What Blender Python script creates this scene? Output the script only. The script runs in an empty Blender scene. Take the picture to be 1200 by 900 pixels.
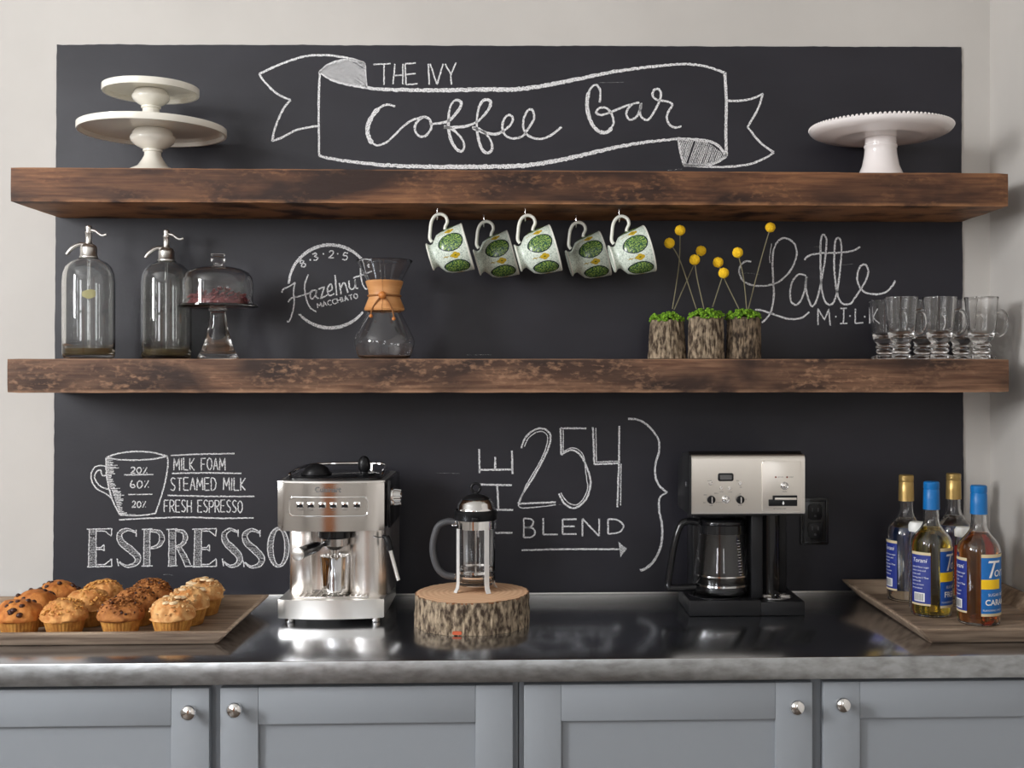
import bpy, bmesh, math, random
from mathutils import Vector, Matrix, noise
random.seed(7)
SC = bpy.context.scene
COL = SC.collection
PI = math.pi

# ------------------------------------------------------------------ camera
D = 2.78            # camera to chalkboard wall
EYE = 1.447
YAW = 0.035
F = 1350.0
U0, V0 = 652.0, 435.0
cam_d = bpy.data.cameras.new('camera'); cam = bpy.data.objects.new('camera', cam_d); COL.objects.link(cam)
cam.location = (0, -D, EYE); cam.rotation_euler = (PI / 2, 0, -YAW)
cam_d.sensor_width = 36; cam_d.lens = F / 1200 * 36
cam_d.shift_x = (600 - U0) / 1200; cam_d.shift_y = -(450 - V0) / 1200
cam_d.clip_start = 0.02
SC.camera = cam
SC.view_settings.view_transform = 'Standard'; SC.view_settings.look = 'None'
SC.view_settings.gamma = 1; SC.view_settings.use_curve_mapping = False
SC.view_settings.exposure = -0.2
SC.cycles.max_bounces = 24; SC.cycles.transmission_bounces = 24; SC.cycles.transparent_max_bounces = 24
SC.cycles.glossy_bounces = 8; SC.cycles.diffuse_bounces = 5
SC.cycles.use_denoising = True
SC.cycles.sample_clamp_indirect = 6

def W(u, v, Y):
    """photo pixel to the X, Z of the vertical plane at Y"""
    s, c = math.sin(YAW), math.cos(YAW)
    a = (u - U0) / F
    t = (Y + D) / (c - s * a)
    return t * (s + c * a), EYE + t * (V0 - v) / F
def X(u, Y): return W(u, V0, Y)[0]
def yd(v, z, u=600):
    """Y of a point at height z seen at pixel row v"""
    dep = (EYE - z) * F / (v - V0)
    x = X(u, dep - D)
    return (dep - x * math.sin(YAW)) / math.cos(YAW) - D

# ------------------------------------------------------------------ world and daylight
w = bpy.data.worlds.new('world'); SC.world = w; w.use_nodes = True
w.node_tree.nodes['Background'].inputs[0].default_value = (0.75, 0.82, 0.9, 1)
w.node_tree.nodes['Background'].inputs[1].default_value = 0.6
RX0, RX1, RY0, RZ1 = -3.0, X(1160, 0), -5.2, 2.95
def window_light(name, loc, rot, sx, sy, power, col):
    l = bpy.data.lights.new(name, 'AREA'); l.shape = 'RECTANGLE'; l.size = sx; l.size_y = sy
    l.energy = power; l.color = col
    o = bpy.data.objects.new(name, l); COL.objects.link(o); o.location = loc; o.rotation_euler = rot
    return o
# (centre y or x, width, z0, z1) of every window opening
WIN_L = [(-2.35, 0.8, 1.72, 2.78), (-3.7, 0.6, 1.5, 2.7)]
WIN_F = [(-2.32, 0.85, 1.25, 2.75), (0.45, 0.5, 1.25, 2.7)]
KEYP = [150, 12]; FILP = [44, 9]
for (yc, wd, z0, z1), p in zip(WIN_L, KEYP):
    window_light('daylight_through_window', (RX0 - 0.03, yc, (z0 + z1) / 2), (0, -PI / 2, 0), z1 - z0 - .06, wd - .06, p, (0.985, 0.99, 1.0))
for (xc, wd, z0, z1), p in zip(WIN_F, FILP):
    window_light('daylight_through_window', (xc, RY0 - 0.03, (z0 + z1) / 2), (PI / 2, 0, 0), wd - .06, z1 - z0 - .06, p, (0.97, 0.98, 1.0))

# ------------------------------------------------------------------ helpers
def thing(name, label, cat, loc=(0, 0, 0), rotz=0, group=None):
    o = bpy.data.objects.new(name, None); COL.objects.link(o); o.empty_display_size = .03
    o.location = loc; o.rotation_euler = (0, 0, rotz)
    return tag(o, label, cat, group)
def tag(o, label, cat, group=None):
    o['label'] = label; o['category'] = cat
    if group: o['group'] = group
    return o
def dup(root, loc, rotz=None, label=None):
    r = root.copy(); COL.objects.link(r); r.location = loc
    if rotz is not None: r.rotation_euler = (root.rotation_euler[0], root.rotation_euler[1], rotz)
    if label: r['label'] = label
    for ch in list(root.children):
        c = ch.copy(); COL.objects.link(c); c.parent = r
        for g in list(ch.children):
            d = g.copy(); COL.objects.link(d); d.parent = c
    return r
def cr(pts, n=8, closed=False):
    """smooth curve through points"""
    P = [Vector(p) for p in pts]; out = []
    L = len(P)
    for i in range(L if closed else L - 1):
        g = (lambda k: P[k % L]) if closed else (lambda k: P[min(max(k, 0), L - 1)])
        p0, p1, p2, p3 = g(i - 1), g(i), g(i + 1), g(i + 2)
        for k in range(n):
            t = k / n
            out.append(0.5 * ((2 * p1) + (p2 - p0) * t + (2 * p0 - 5 * p1 + 4 * p2 - p3) * t * t + (3 * p1 - p0 - 3 * p2 + p3) * t ** 3))
    if not closed: out.append(P[-1].copy())
    return out
class MB:
    def __init__(s): s.bm = bmesh.new()
    def _m(s, vs, mtx):
        if mtx is not None: bmesh.ops.transform(s.bm, matrix=mtx, verts=vs)
    def box(s, c, size, bev=0, seg=2, mtx=None):
        r = bmesh.ops.create_cube(s.bm, size=1.0); vs = r['verts']
        for v in vs: v.co = Vector((v.co.x * size[0], v.co.y * size[1], v.co.z * size[2]))
        if bev > 0:
            es = list({e for v in vs for e in v.link_edges})
            r2 = bmesh.ops.bevel(s.bm, geom=es, offset=bev, segments=seg, profile=.5, affect='EDGES')
            vs = list(set(r2['verts']) | {v for v in vs if v.is_valid})
            vs = list({v for f in r2['faces'] for v in f.verts} | set(vs))
        for v in vs: v.co += Vector(c)
        s._m(vs, mtx); return vs
    def lathe(s, prof, c=(0, 0, 0), n=48, mtx=None, rf=None, a0=0, a1=2 * PI):
        full = abs(a1 - a0 - 2 * PI) < 1e-6
        m = n if full else n + 1
        rings = []; vs = []
        for r, z in prof:
            if r < 1e-6:
                v = s.bm.verts.new((c[0], c[1], c[2] + z)); rings.append([v]); vs.append(v)
            else:
                ring = []
                for k in range(m):
                    a = a0 + (a1 - a0) * k / n
                    rr = rf(a, z, r) if rf else r
                    ring.append(s.bm.verts.new((c[0] + rr * math.cos(a), c[1] + rr * math.sin(a), c[2] + z)))
                rings.append(ring); vs += ring
        for A, B in zip(rings, rings[1:]):
            for k in range(n):
                k2 = (k + 1) % m
                if len(A) == 1 and len(B) == 1: break
                if len(A) == 1: s.bm.faces.new((A[0], B[k2], B[k]))
                elif len(B) == 1: s.bm.faces.new((A[k], A[k2], B[0]))
                else: s.bm.faces.new((A[k], A[k2], B[k2], B[k]))
        s._m(vs, mtx); return vs
    def tube(s, pts, r, n=10, closed=False, flat=1.0):
        P = [Vector(p) for p in pts]; L = len(P)
        R = r if isinstance(r, (list, tuple)) else [r] * L
        T = []
        for i in range(L):
            a = P[(i - 1) % L] if closed else P[max(i - 1, 0)]
            b = P[(i + 1) % L] if closed else P[min(i + 1, L - 1)]
            T.append((b - a).normalized())
        up = Vector((0, 0, 1)) if abs(T[0].z) < .9 else Vector((1, 0, 0))
        nx = T[0].cross(up).normalized(); rings = []
        for i in range(L):
            nx = (nx - T[i] * nx.dot(T[i])).normalized(); ny = T[i].cross(nx)
            rings.append([s.bm.verts.new(P[i] + (nx * math.cos(2 * PI * k / n) * flat + ny * math.sin(2 * PI * k / n)) * R[i]) for k in range(n)])
        for i in range(L if closed else L - 1):
            A, B = rings[i], rings[(i + 1) % L]
            for k in range(n): s.bm.faces.new((A[k], A[(k + 1) % n], B[(k + 1) % n], B[k]))
        if not closed:
            s.bm.faces.new(rings[0][::-1]); s.bm.faces.new(rings[-1])
        return [v for g in rings for v in g]
    def prism(s, out, h0, h1, axis='z', mtx=None, bev=0):
        def P(a, b, h):
            return {'z': (a, b, h), 'y': (a, h, b), 'x': (h, a, b)}[axis]
        A = [s.bm.verts.new(P(a, b, h0)) for a, b in out]; B = [s.bm.verts.new(P(a, b, h1)) for a, b in out]
        n = len(out)
        fs = [s.bm.faces.new(A), s.bm.faces.new(B[::-1])]
        for k in range(n): fs.append(s.bm.faces.new((A[k], B[k], B[(k + 1) % n], A[(k + 1) % n])))
        vs = A + B
        if bev:
            es = [e for f in fs[:2] for e in f.edges]
            r2 = bmesh.ops.bevel(s.bm, geom=es, offset=bev, segments=2, profile=.5, affect='EDGES')
            vs = list({v for f in r2['faces'] for v in f.verts} | {v for v in vs if v.is_valid})
        s._m(vs, mtx); return vs
    def cyl(s, c, r, h, axis='z', bev=0.0, n=32, r2=None):
        r2 = r if r2 is None else r2
        pr = [(0, 0), (r - bev, 0), (r, bev), (r2, h - bev), (r2 - bev, h), (0, h)] if bev else [(0, 0), (r, 0), (r2, h), (0, h)]
        m = {'z': Matrix(), 'y': Matrix.Rotation(-PI / 2, 4, 'X'), 'x': Matrix.Rotation(PI / 2, 4, 'Y'), '-y': Matrix.Rotation(PI / 2, 4, 'X')}[axis]
        return s.lathe(pr, n=n, mtx=Matrix.Translation(c) @ m)
    def ball(s, c, r, sub=2, sq=(1, 1, 1), jit=0):
        vs = bmesh.ops.create_icosphere(s.bm, subdivisions=sub, radius=1)['verts']
        for v in vs:
            k = 1 + (random.uniform(-jit, jit) if jit else 0)
            v.co = Vector((v.co.x * r * sq[0] * k + c[0], v.co.y * r * sq[1] * k + c[1], v.co.z * r * sq[2] * k + c[2]))
        return vs
    def poly(s, pts):
        s.bm.faces.new([s.bm.verts.new(p) for p in pts])
    def obj(s, name, m, parent=None, smooth=35, recalc=True):
        if recalc: bmesh.ops.recalc_face_normals(s.bm, faces=s.bm.faces)
        me = bpy.data.meshes.new(name); s.bm.to_mesh(me); s.bm.free()
        if m is not None: me.materials.append(m)
        if smooth:
            me.shade_smooth(); me.set_sharp_from_angle(angle=math.radians(smooth))
        o = bpy.data.objects.new(name, me); COL.objects.link(o)
        if parent is not None: o.parent = parent
        return o
def struct(o): o['kind'] = 'structure'; return o
def rrect(w, h, r, n=6, c=(0, 0)):
    out = []
    for cx, cy, a in ((w / 2 - r, h / 2 - r, 0), (-w / 2 + r, h / 2 - r, 90), (-w / 2 + r, -h / 2 + r, 180), (w / 2 - r, -h / 2 + r, 270)):
        for k in range(n + 1):
            t = math.radians(a + 90 * k / n); out.append((c[0] + cx + r * math.cos(t), c[1] + cy + r * math.sin(t)))
    return out
def text_bm(mb, body, size, place, align='CENTER', extrude=0.0, shear=0, spacing=1.0, bold=0):
    """letters as thin geometry; place maps (x, y) of the text plane to 3D"""
    cu = bpy.data.curves.new('t', 'FONT'); cu.body = body; cu.size = size; cu.align_x = align; cu.align_y = 'CENTER'
    cu.shear = shear; cu.space_character = spacing; cu.resolution_u = 3; cu.offset = bold
    o = bpy.data.objects.new('t', cu); COL.objects.link(o)
    dg = bpy.context.evaluated_depsgraph_get()
    me = bpy.data.meshes.new_from_object(o.evaluated_get(dg))
    tb = bmesh.new(); tb.from_mesh(me)
    for _ in range(3):
        es = [e for e in tb.edges if e.calc_length() > size / 5]
        if not es or size < .01: break
        bmesh.ops.subdivide_edges(tb, edges=es, cuts=1); bmesh.ops.triangulate(tb, faces=tb.faces)
    vs = [mb.bm.verts.new(place(v.co.x, v.co.y)) for v in tb.verts]; tb.verts.index_update()
    for p in tb.faces:
        try: mb.bm.faces.new([vs[v.index] for v in p.verts])
        except ValueError: pass
    tb.free()
    bpy.data.objects.remove(o); bpy.data.curves.remove(cu); bpy.data.meshes.remove(me)

# ------------------------------------------------------------------ materials
def srgb(h):
    h = h.lstrip('#'); out = []
    for i in (0, 2, 4):
        c = int(h[i:i + 2], 16) / 255; out.append(c / 12.92 if c <= .04045 else ((c + .055) / 1.055) ** 2.4)
    return tuple(out) + (1,)
def C(c): return srgb(c) if isinstance(c, str) else (tuple(c) + (1,))[:4]
def mat(name, col, rough=.5, metal=0, trans=0, ior=1.45, col2=None, scale=10, st=(1, 1, 1), lo=.4, hi=.6, bump=0, bscale=None, bst=None,
        bdist=.002, coat=0, spec=.5, detail=4, rough2=None, sss=0, seed=0):
    m = bpy.data.materials.new(name); m.use_nodes = True; nt = m.node_tree; N = nt.nodes; L = nt.links
    b = N['Principled BSDF']; I = b.inputs
    I['Base Color'].default_value = C(col); I['Roughness'].default_value = rough; I['Metallic'].default_value = metal
    I['Transmission Weight'].default_value = trans; I['IOR'].default_value = ior; I['Coat Weight'].default_value = coat
    I['Specular IOR Level'].default_value = spec
    if sss: I['Subsurface Weight'].default_value = sss; I['Subsurface Radius'].default_value = (.01, .006, .003); I['Subsurface Scale'].default_value = .5
    tc = N.new('ShaderNodeTexCoord')
    def ns(sc, stv, dt):
        mp = N.new('ShaderNodeMapping'); mp.inputs['Scale'].default_value = stv; mp.inputs['Location'].default_value = (seed, seed * .7, seed * 1.3)
        L.new(tc.outputs['Object'], mp.inputs[0])
        n = N.new('ShaderNodeTexNoise'); n.inputs['Scale'].default_value = sc; n.inputs['Detail'].default_value = dt; L.new(mp.outputs[0], n.inputs['Vector']); return n
    if col2 is not None:
        n = ns(scale, st, detail); r = N.new('ShaderNodeMapRange'); r.inputs[1].default_value = lo; r.inputs[2].default_value = hi
        L.new(n.outputs['Fac'], r.inputs[0])
        mx = N.new('ShaderNodeMix'); mx.data_type = 'RGBA'; mx.inputs[6].default_value = C(col); mx.inputs[7].default_value = C(col2)
        L.new(r.outputs[0], mx.inputs[0]); L.new(mx.outputs[2], I['Base Color'])
        if rough2 is not None:
            r3 = N.new('ShaderNodeMapRange'); r3.inputs[3].default_value = rough; r3.inputs[4].default_value = rough2
            L.new(r.outputs[0], r3.inputs[0]); L.new(r3.outputs[0], I['Roughness'])
    if bump:
        n = ns(bscale or scale, bst or st, 5); bp = N.new('ShaderNodeBump'); bp.inputs['Strength'].default_value = bump; bp.inputs['Distance'].default_value = bdist
        L.new(n.outputs['Fac'], bp.inputs['Height']); L.new(bp.outputs[0], I['Normal'])
    return m
def chalk_mat(name, lo, hi, mx, scale=420):
    m = bpy.data.materials.new(name); m.use_nodes = True; nt = m.node_tree; N = nt.nodes; L = nt.links
    b = N['Principled BSDF']; b.inputs['Base Color'].default_value = (.86, .86, .87, 1); b.inputs['Roughness'].default_value = .95; b.inputs['Specular IOR Level'].default_value = .1
    tc = N.new('ShaderNodeTexCoord'); n = N.new('ShaderNodeTexNoise'); n.inputs['Scale'].default_value = scale; n.inputs['Detail'].default_value = 2
    L.new(tc.outputs['Object'], n.inputs['Vector'])
    r = N.new('ShaderNodeMapRange'); r.inputs[1].default_value = lo; r.inputs[2].default_value = hi; r.inputs[4].default_value = mx
    L.new(n.outputs['Fac'], r.inputs[0]); L.new(r.outputs[0], b.inputs['Alpha'])
    return m
def shelf_mat(name, base, dark, light, seed, wear, z0, z1):
    m = bpy.data.materials.new(name); m.use_nodes = True; nt = m.node_tree; N = nt.nodes; L = nt.links; b = N['Principled BSDF']
    tc = N.new('ShaderNodeTexCoord')
    def ns(sc, stv, dt=5, dist=0):
        mp = N.new('ShaderNodeMapping'); mp.inputs['Scale'].default_value = stv; mp.inputs['Location'].default_value = (seed, seed, seed)
        L.new(tc.outputs['Object'], mp.inputs[0]); n = N.new('ShaderNodeTexNoise'); n.inputs['Scale'].default_value = sc; n.inputs['Detail'].default_value = dt
        n.inputs['Distortion'].default_value = dist; L.new(mp.outputs[0], n.inputs['Vector']); return n.outputs['Fac']
    def mr(x, a, c, lo=0, hi=1):
        r = N.new('ShaderNodeMapRange'); r.inputs[1].default_value = a; r.inputs[2].default_value = c; r.inputs[3].default_value = lo; r.inputs[4].default_value = hi
        L.new(x, r.inputs[0]); return r.outputs[0]
    def mix(f, a, c):
        x = N.new('ShaderNodeMix'); x.data_type = 'RGBA'; L.new(f, x.inputs[0])
        for k, q in ((6, a), (7, c)):
            if isinstance(q, tuple): x.inputs[k].default_value = q
            else: L.new(q, x.inputs[k])
        return x.outputs[2]
    def math_(op, a, c):
        x = N.new('ShaderNodeMath'); x.operation = op
        for k, q in ((0, a), (1, c)):
            if isinstance(q, (int, float)): x.inputs[k].default_value = q
            else: L.new(q, x.inputs[k])
        return x.outputs[0]
    grain = ns(9, (1, 16, 16), 7, .25)
    blot = ns(3.2, (1, 2.0, 3.0), 4, .4)
    fine = ns(80, (.8, 1.6, 1.6), 6, .2)
    c1 = mix(mr(blot, .40, .62), C(base), C(dark))
    c2 = mix(mr(grain, .50, .78, 0, .55), c1, C(dark))
    g2 = math_('MULTIPLY', mr(blot, .60, .36), mr(grain, .34, .74))
    c2b = mix(math_('MULTIPLY', g2, .72), c2, C(light))
    sc = math_('MULTIPLY', mr(fine, .50, .72), mr(ns(5, (1, 1, 2.5), 3), .44, .60))
    c3 = mix(math_('MULTIPLY', sc, wear), c2b, C(light))
    # worn arrises: paler wood along the sawn edges, broken up by noise
    sep = N.new('ShaderNodeSeparateXYZ'); L.new(tc.outputs['Object'], sep.inputs[0])
    e1 = mr(sep.outputs['Z'], z0 + .010, z0 + .001); e2 = mr(sep.outputs['Z'], z1 - .0045, z1 - .001)
    e = math_('MAXIMUM', e1, math_('MULTIPLY', e2, .85))
    ew = math_('MULTIPLY', e, mr(ns(12, (1, 1, 1), 5), .36, .55))
    c4 = mix(math_('MULTIPLY', ew, .85), c3, C(light))
    # dark knots
    vo = N.new('ShaderNodeTexVoronoi'); vo.inputs['Scale'].default_value = 3.3; mp = N.new('ShaderNodeMapping'); mp.inputs['Scale'].default_value = (1, .6, 2.2); mp.inputs['Location'].default_value = (seed * 2.1, 0, .3)
    L.new(tc.outputs['Object'], mp.inputs[0]); L.new(mp.outputs[0], vo.inputs['Vector'])
    c5 = mix(mr(vo.outputs['Distance'], .085, .03, 0, .85), c4, C('#1c100b'))
    L.new(c5, b.inputs['Base Color'])
    b.inputs['Roughness'].default_value = .62; b.inputs['Specular IOR Level'].default_value = .35
    bp = N.new('ShaderNodeBump'); bp.inputs['Strength'].default_value = .5; bp.inputs['Distance'].default_value = .002
    L.new(math_('ADD', grain, fine), bp.inputs['Height']); L.new(bp.outputs[0], b.inputs['Normal'])
    return m
def mug_mat():
    m = bpy.data.materials.new('mug_glaze'); m.use_nodes = True; nt = m.node_tree; N = nt.nodes; L = nt.links; b = N['Principled BSDF']
    tc = N.new('ShaderNodeTexCoord'); sep = N.new('ShaderNodeSeparateXYZ'); L.new(tc.outputs['Object'], sep.inputs[0])
    def M(op, a, c=0, d=0):
        x = N.new('ShaderNodeMath'); x.operation = op
        for k, q in ((0, a), (1, c), (2, d)):
            if isinstance(q, (int, float)): x.inputs[k].default_value = q
            else: L.new(q, x.inputs[k])
        return x.outputs[0]
    def mix(f, a, c):
        x = N.new('ShaderNodeMix'); x.data_type = 'RGBA'; L.new(f, x.inputs[0])
        for k, q in ((6, a), (7, c)):
            if isinstance(q, tuple): x.inputs[k].default_value = q
            else: L.new(q, x.inputs[k])
        return x.outputs[2]
    th = M('ARCTAN2', sep.outputs['Y'], sep.outputs['X'])
    a = M('FRACT', M('ADD', M('MULTIPLY', th, 5 / (2 * PI)), 0.99))
    da = M('SUBTRACT', a, .5)
    def ell(cx, cz, rx, rz):
        p = M('DIVIDE', M('SUBTRACT', da, cx) if cx else da, rx); q = M('DIVIDE', M('SUBTRACT', sep.outputs['Z'], cz), rz)
        return M('ADD', M('MULTIPLY', p, p), M('MULTIPLY', q, q))
    d1 = ell(0, .0550, .34, .0285)
    n = N.new('ShaderNodeTexNoise'); n.inputs['Scale'].default_value = 330; n.inputs['Detail'].default_value = 3; L.new(tc.outputs['Object'], n.inputs['Vector'])
    vo = N.new('ShaderNodeTexVoronoi'); vo.feature = 'DISTANCE_TO_EDGE'; vo.inputs['Scale'].default_value = 170; L.new(tc.outputs['Object'], vo.inputs['Vector'])
    spk = M('LESS_THAN', vo.outputs['Distance'], .09)
    ground = mix(M('MULTIPLY', M('GREATER_THAN', n.outputs['Fac'], .54), .5), C('#d9e2d6'), C('#7f9488'))
    green = mix(M('GREATER_THAN', n.outputs['Fac'], .5), C('#2f5a3a'), C('#8fae52'))
    green = mix(M('MULTIPLY', spk, .6), green, C('#20382f'))
    c = mix(M('LESS_THAN', d1, 1.0), ground, C('#1c2b2c'))
    c = mix(M('LESS_THAN', d1, .80), c, green)
    # yellow four-petal flowers between the medallions
    da2 = M('SUBTRACT', M('FRACT', M('ADD', a, .5)), .5)
    def ell2(cx, cz, rx, rz):
        p = M('DIVIDE', M('SUBTRACT', da2, cx), rx); q = M('DIVIDE', M('SUBTRACT', sep.outputs['Z'], cz), rz)
        return M('ADD', M('MULTIPLY', p, p), M('MULTIPLY', q, q))
    f = None
    for cx, cz in ((.05, .058), (-.05, .058), (0, .063), (0, .053)):
        e = M('LESS_THAN', ell2(cx, cz, .07, .0055), 1); f = e if f is None else M('MAXIMUM', f, e)
    s_ = M('LESS_THAN', ell2(0, .040, .03, .011), 1)
    c = mix(M('MULTIPLY', s_, M('GREATER_THAN', n.outputs['Fac'], .47)), c, C('#a5933c'))
    c = mix(f, c, C('#c0a32c'))
    c = mix(M('LESS_THAN', ell2(0, .058, .022, .0025), 1), c, C('#4c5a20'))
    L.new(c, b.inputs['Base Color']); b.inputs['Roughness'].default_value = .25
    return m
M_ = {}
M_['wall'] = mat('greige_paint', '#c6c2bd', .75, col2='#c0bcb7', scale=2.5, bump=.12, bscale=160, bdist=.0006)
M_['ceil'] = mat('white_ceiling_paint', (.8, .8, .78), .8)
M_['floor'] = mat('oak_floor', '#53463b', .4, col2='#3b322b', scale=5, st=(1, 12, 1))
M_['board'] = mat('chalkboard_paint', '#1b1a22', .50, col2='#212028', scale=2.6, st=(1, 1, 2), bump=.22, bscale=120, bst=(1, 1, 2.5), bdist=.0007, spec=.5, rough2=.45)
M_['chalk'] = chalk_mat('chalk', .30, .54, 1.0)
M_['chalk_soft'] = chalk_mat('chalk_soft', .36, .66, .7)
M_['chalk_rub'] = chalk_mat('chalk_rubbed', .44, .74, .75, 700)
M_['shelf_up'] = shelf_mat('shelf_wood_upper', '#573624', '#2b1912', '#a5744e', 3.1, .4, -.038, .038)
M_['shelf_low'] = shelf_mat('shelf_wood_lower', '#553828', '#2d1d16', '#a27c60', 8.4, .65, -.038, .038)
M_['ceramic'] = mat('cream_ceramic', '#ece8dd', .22, coat=.3)
M_['ceramic2'] = mat('white_ceramic', '#f2ecea', .2, coat=.3)
M_['glass'] = mat('clear_glass', (1, 1, 1), 0, trans=1, ior=1.46)
M_['glassg'] = mat('greenish_glass', (.985, .995, .98), 0, trans=1, ior=1.46)
M_['chrome'] = mat('chrome', (.88, .87, .86), .08, 1)
M_['chrome_d'] = mat('nickel', (.62, .60, .58), .2, 1)
M_['steel'] = mat('brushed_steel', (.76, .73, .70), .13, 1, bump=.12, bscale=60, bst=(.4, .4, 30), bdist=.0002)
M_['column_steel'] = mat('satin_column_steel', (.80, .76, .72), .27, 1)
M_['leg_metal'] = mat('reflection_white_metal', (.86, .86, .85), .5, .6)  # bright reflection on the press legs put into a pale, matt colour
M_['steel_m'] = mat('satin_steel', (.80, .78, .74), .33, 1)
M_['champ'] = mat('champagne_brushed_steel', (.83, .79, .73), .36, 1, bump=.06, bscale=60, bst=(.5, .5, 30), bdist=.0003)
M_['counter'] = mat('stainless_worktop', (.60, .625, .67), .17, 1, col2=(.52, .545, .585), scale=1.6, lo=.3, hi=.7, rough2=.25, detail=1, bump=.04, bscale=3, bst=(1, 40, 1), bdist=.0002)
M_['counter_edge'] = mat('stainless_edge', (.50, .52, .535), .36, 1, col2=(.34, .345, .35), scale=30, st=(1, 1, 2.2), lo=.38, hi=.66, bump=.3, bscale=60, bdist=.0006)
M_['cab'] = mat('blue_grey_cabinet_paint', '#8d9298', .42, spec=.4, bump=.05, bscale=90, bdist=.0005)
M_['black'] = mat('black_plastic', (.008, .008, .009), .34, spec=.3)
M_['black_g'] = mat('gloss_black_plastic', (.008, .008, .009), .12)
M_['rubber'] = mat('grey_rubber', (.06, .06, .065), .55)
M_['grey_pl'] = mat('grey_plastic', (.12, .12, .13), .4)
M_['white_print'] = mat('white_print', (.8, .8, .8), .6)
M_['grey_print'] = mat('grey_print', (.12, .12, .12), .6)
M_['collar'] = mat('collar_wood', '#cf9762', .45, col2='#c08550', scale=9, st=(1, 1, 8), bump=.1)
M_['bead'] = mat('bead_wood', '#c47a3c', .4)
M_['leather'] = mat('leather_cord', '#8a5a30', .7)
M_['bark'] = mat('bark', '#a08f78', .9, col2='#3d3025', scale=120, st=(1, 1, .45), lo=.36, hi=.62, bump=1, bscale=95, bst=(1, 1, .4), bdist=.003)
M_['bark2'] = mat('bark_dark', '#86745f', .9, col2='#2f251c', scale=120, st=(1, 1, .4), lo=.36, hi=.62, bump=1, bscale=90, bst=(1, 1, .4), bdist=.003, seed=4)
M_['moss'] = mat('moss', '#7da62a', .95, col2='#4a7414', scale=180)
M_['stem'] = mat('dry_stem', '#7a745c', .8)
M_['billy'] = mat('yellow_flower', '#ffd42a', .9, col2='#f7c01c', scale=700, bump=1, bscale=900, bdist=.001)
M_['tray'] = mat('grey_wood', '#a18c77', .6, col2='#735f4e', scale=6, st=(1, 10, 10), lo=.4, hi=.64, bump=.35, bscale=12, bst=(1, 14, 14), bdist=.001)
M_['muf_paper'] = mat('muffin_side', '#cb9448', .75, col2='#ab7232', scale=60, sss=.1)
M_['muf1'] = mat('muffin_top_orange', '#c9833f', .7, col2='#a86026', scale=45, bump=.5, bscale=160)
M_['muf2'] = mat('muffin_top_golden', '#d39b5c', .75, col2='#b5743a', scale=60, bump=.6, bscale=180)
M_['muf3'] = mat('muffin_top_brown', '#b0733c', .75, col2='#8a5226', scale=60, bump=.6, bscale=180)
M_['muf4'] = mat('muffin_top_pale', '#d9a76c', .7, col2='#bd7d42', scale=60, bump=.6, bscale=180)
M_['crumb2'] = mat('golden_crumbs', '#d8a35c', .8, col2='#b5772f', scale=200)
M_['crumb3'] = mat('brown_crumbs', '#a96c34', .8, col2='#75441e', scale=200)
M_['crumb4'] = mat('pale_crumbs', '#e2bd88', .75, col2='#b97f45', scale=200)
M_['choc'] = mat('chocolate', '#38190e', .35)
M_['slice'] = mat('cut_wood', '#d2a77c', .75, col2='#b88858', scale=14, bump=.2, bscale=40)
M_['bark_in'] = mat('inner_bark', '#7a4f30', .85)
M_['cover'] = mat('outlet_black', (.010, .010, .011), .25)
M_['capgold'] = mat('gold_cap', '#b99b60', .36, .7)
M_['capblue'] = mat('blue_cap', '#0c68aa', .38)
M_['labblue'] = mat('blue_paper_label', '#1f4f9c', .5)
M_['labnavy'] = mat('navy_paper_label', '#20307f', .5)
M_['labteal'] = mat('bright_blue_paper_label', '#1869b2', .5)
M_['labyel'] = mat('yellow_print', '#f0c41c', .5)
M_['labcream'] = mat('cream_print', '#cdbd97', .5)
M_['labgreen'] = mat('green_print', '#3f7a3c', .5)
M_['labred'] = mat('red_print', '#c43a30', .5)
M_['syr_y'] = mat('yellow_syrup', (.98, .78, .14), 0, trans=1, ior=1.36)
M_['syr_b'] = mat('amber_syrup', (.72, .27, .06), 0, trans=1, ior=1.36)
M_['syr_c'] = mat('clear_syrup', (.97, .96, .93), 0, trans=1, ior=1.36)
M_['residue'] = mat('brown_liquid', (.30, .24, .12), .05, trans=.7, ior=1.33)
M_['red_treat'] = mat('red_candy_shards', '#8a4444', .6, col2='#6d2630', scale=90)
M_['white_cap'] = mat('white_plastic', (.8, .8, .78), .4)
M_['mugrim'] = mat('mug_white_glaze', '#e6e6dc', .25)
M_['mug'] = mug_mat()
M_['door'] = mat('orange_pine', '#a8683a', .4, col2='#8e5228', scale=4, st=(8, 1, 1))
M_['lcd'] = mat('grey_display', (.10, .10, .10), .2)
M_['amber_lamp'] = mat('indicator', (.2, .05, .03), .3)
M_['win'] = mat('white_window_paint', (.8, .8, .8), .4)
M_['brownline'] = mat('tan_resin', '#b5502e', .6)

# ------------------------------------------------------------------ room shell
def wall_with_holes(name, axis, pos, lo, hi, holes, th, m):
    """wall built from boxes around its openings; axis 'x' = plane at X=pos running along Y"""
    mb = MB(); hs = sorted(holes); edges = [lo] + [e for c_, w_, _, _ in hs for e in (c_ - w_ / 2, c_ + w_ / 2)] + [hi]
    def bx(a, b, z0, z1):
        if b - a < 1e-4: return
        c = ((a + b) / 2, (z0 + z1) / 2)
        if axis == 'x': mb.box((pos, c[0], c[1]), (th, b - a, z1 - z0))
        else: mb.box((c[0], pos, c[1]), (b - a, th, z1 - z0))
    for i in range(0, len(edges), 2): bx(edges[i], edges[i + 1], 0, RZ1)
    for c_, w_, z0, z1 in hs:
        bx(c_ - w_ / 2, c_ + w_ / 2, 0, z0); bx(c_ - w_ / 2, c_ + w_ / 2, z1, RZ1)
    return struct(mb.obj(name, m, smooth=0))
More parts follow.
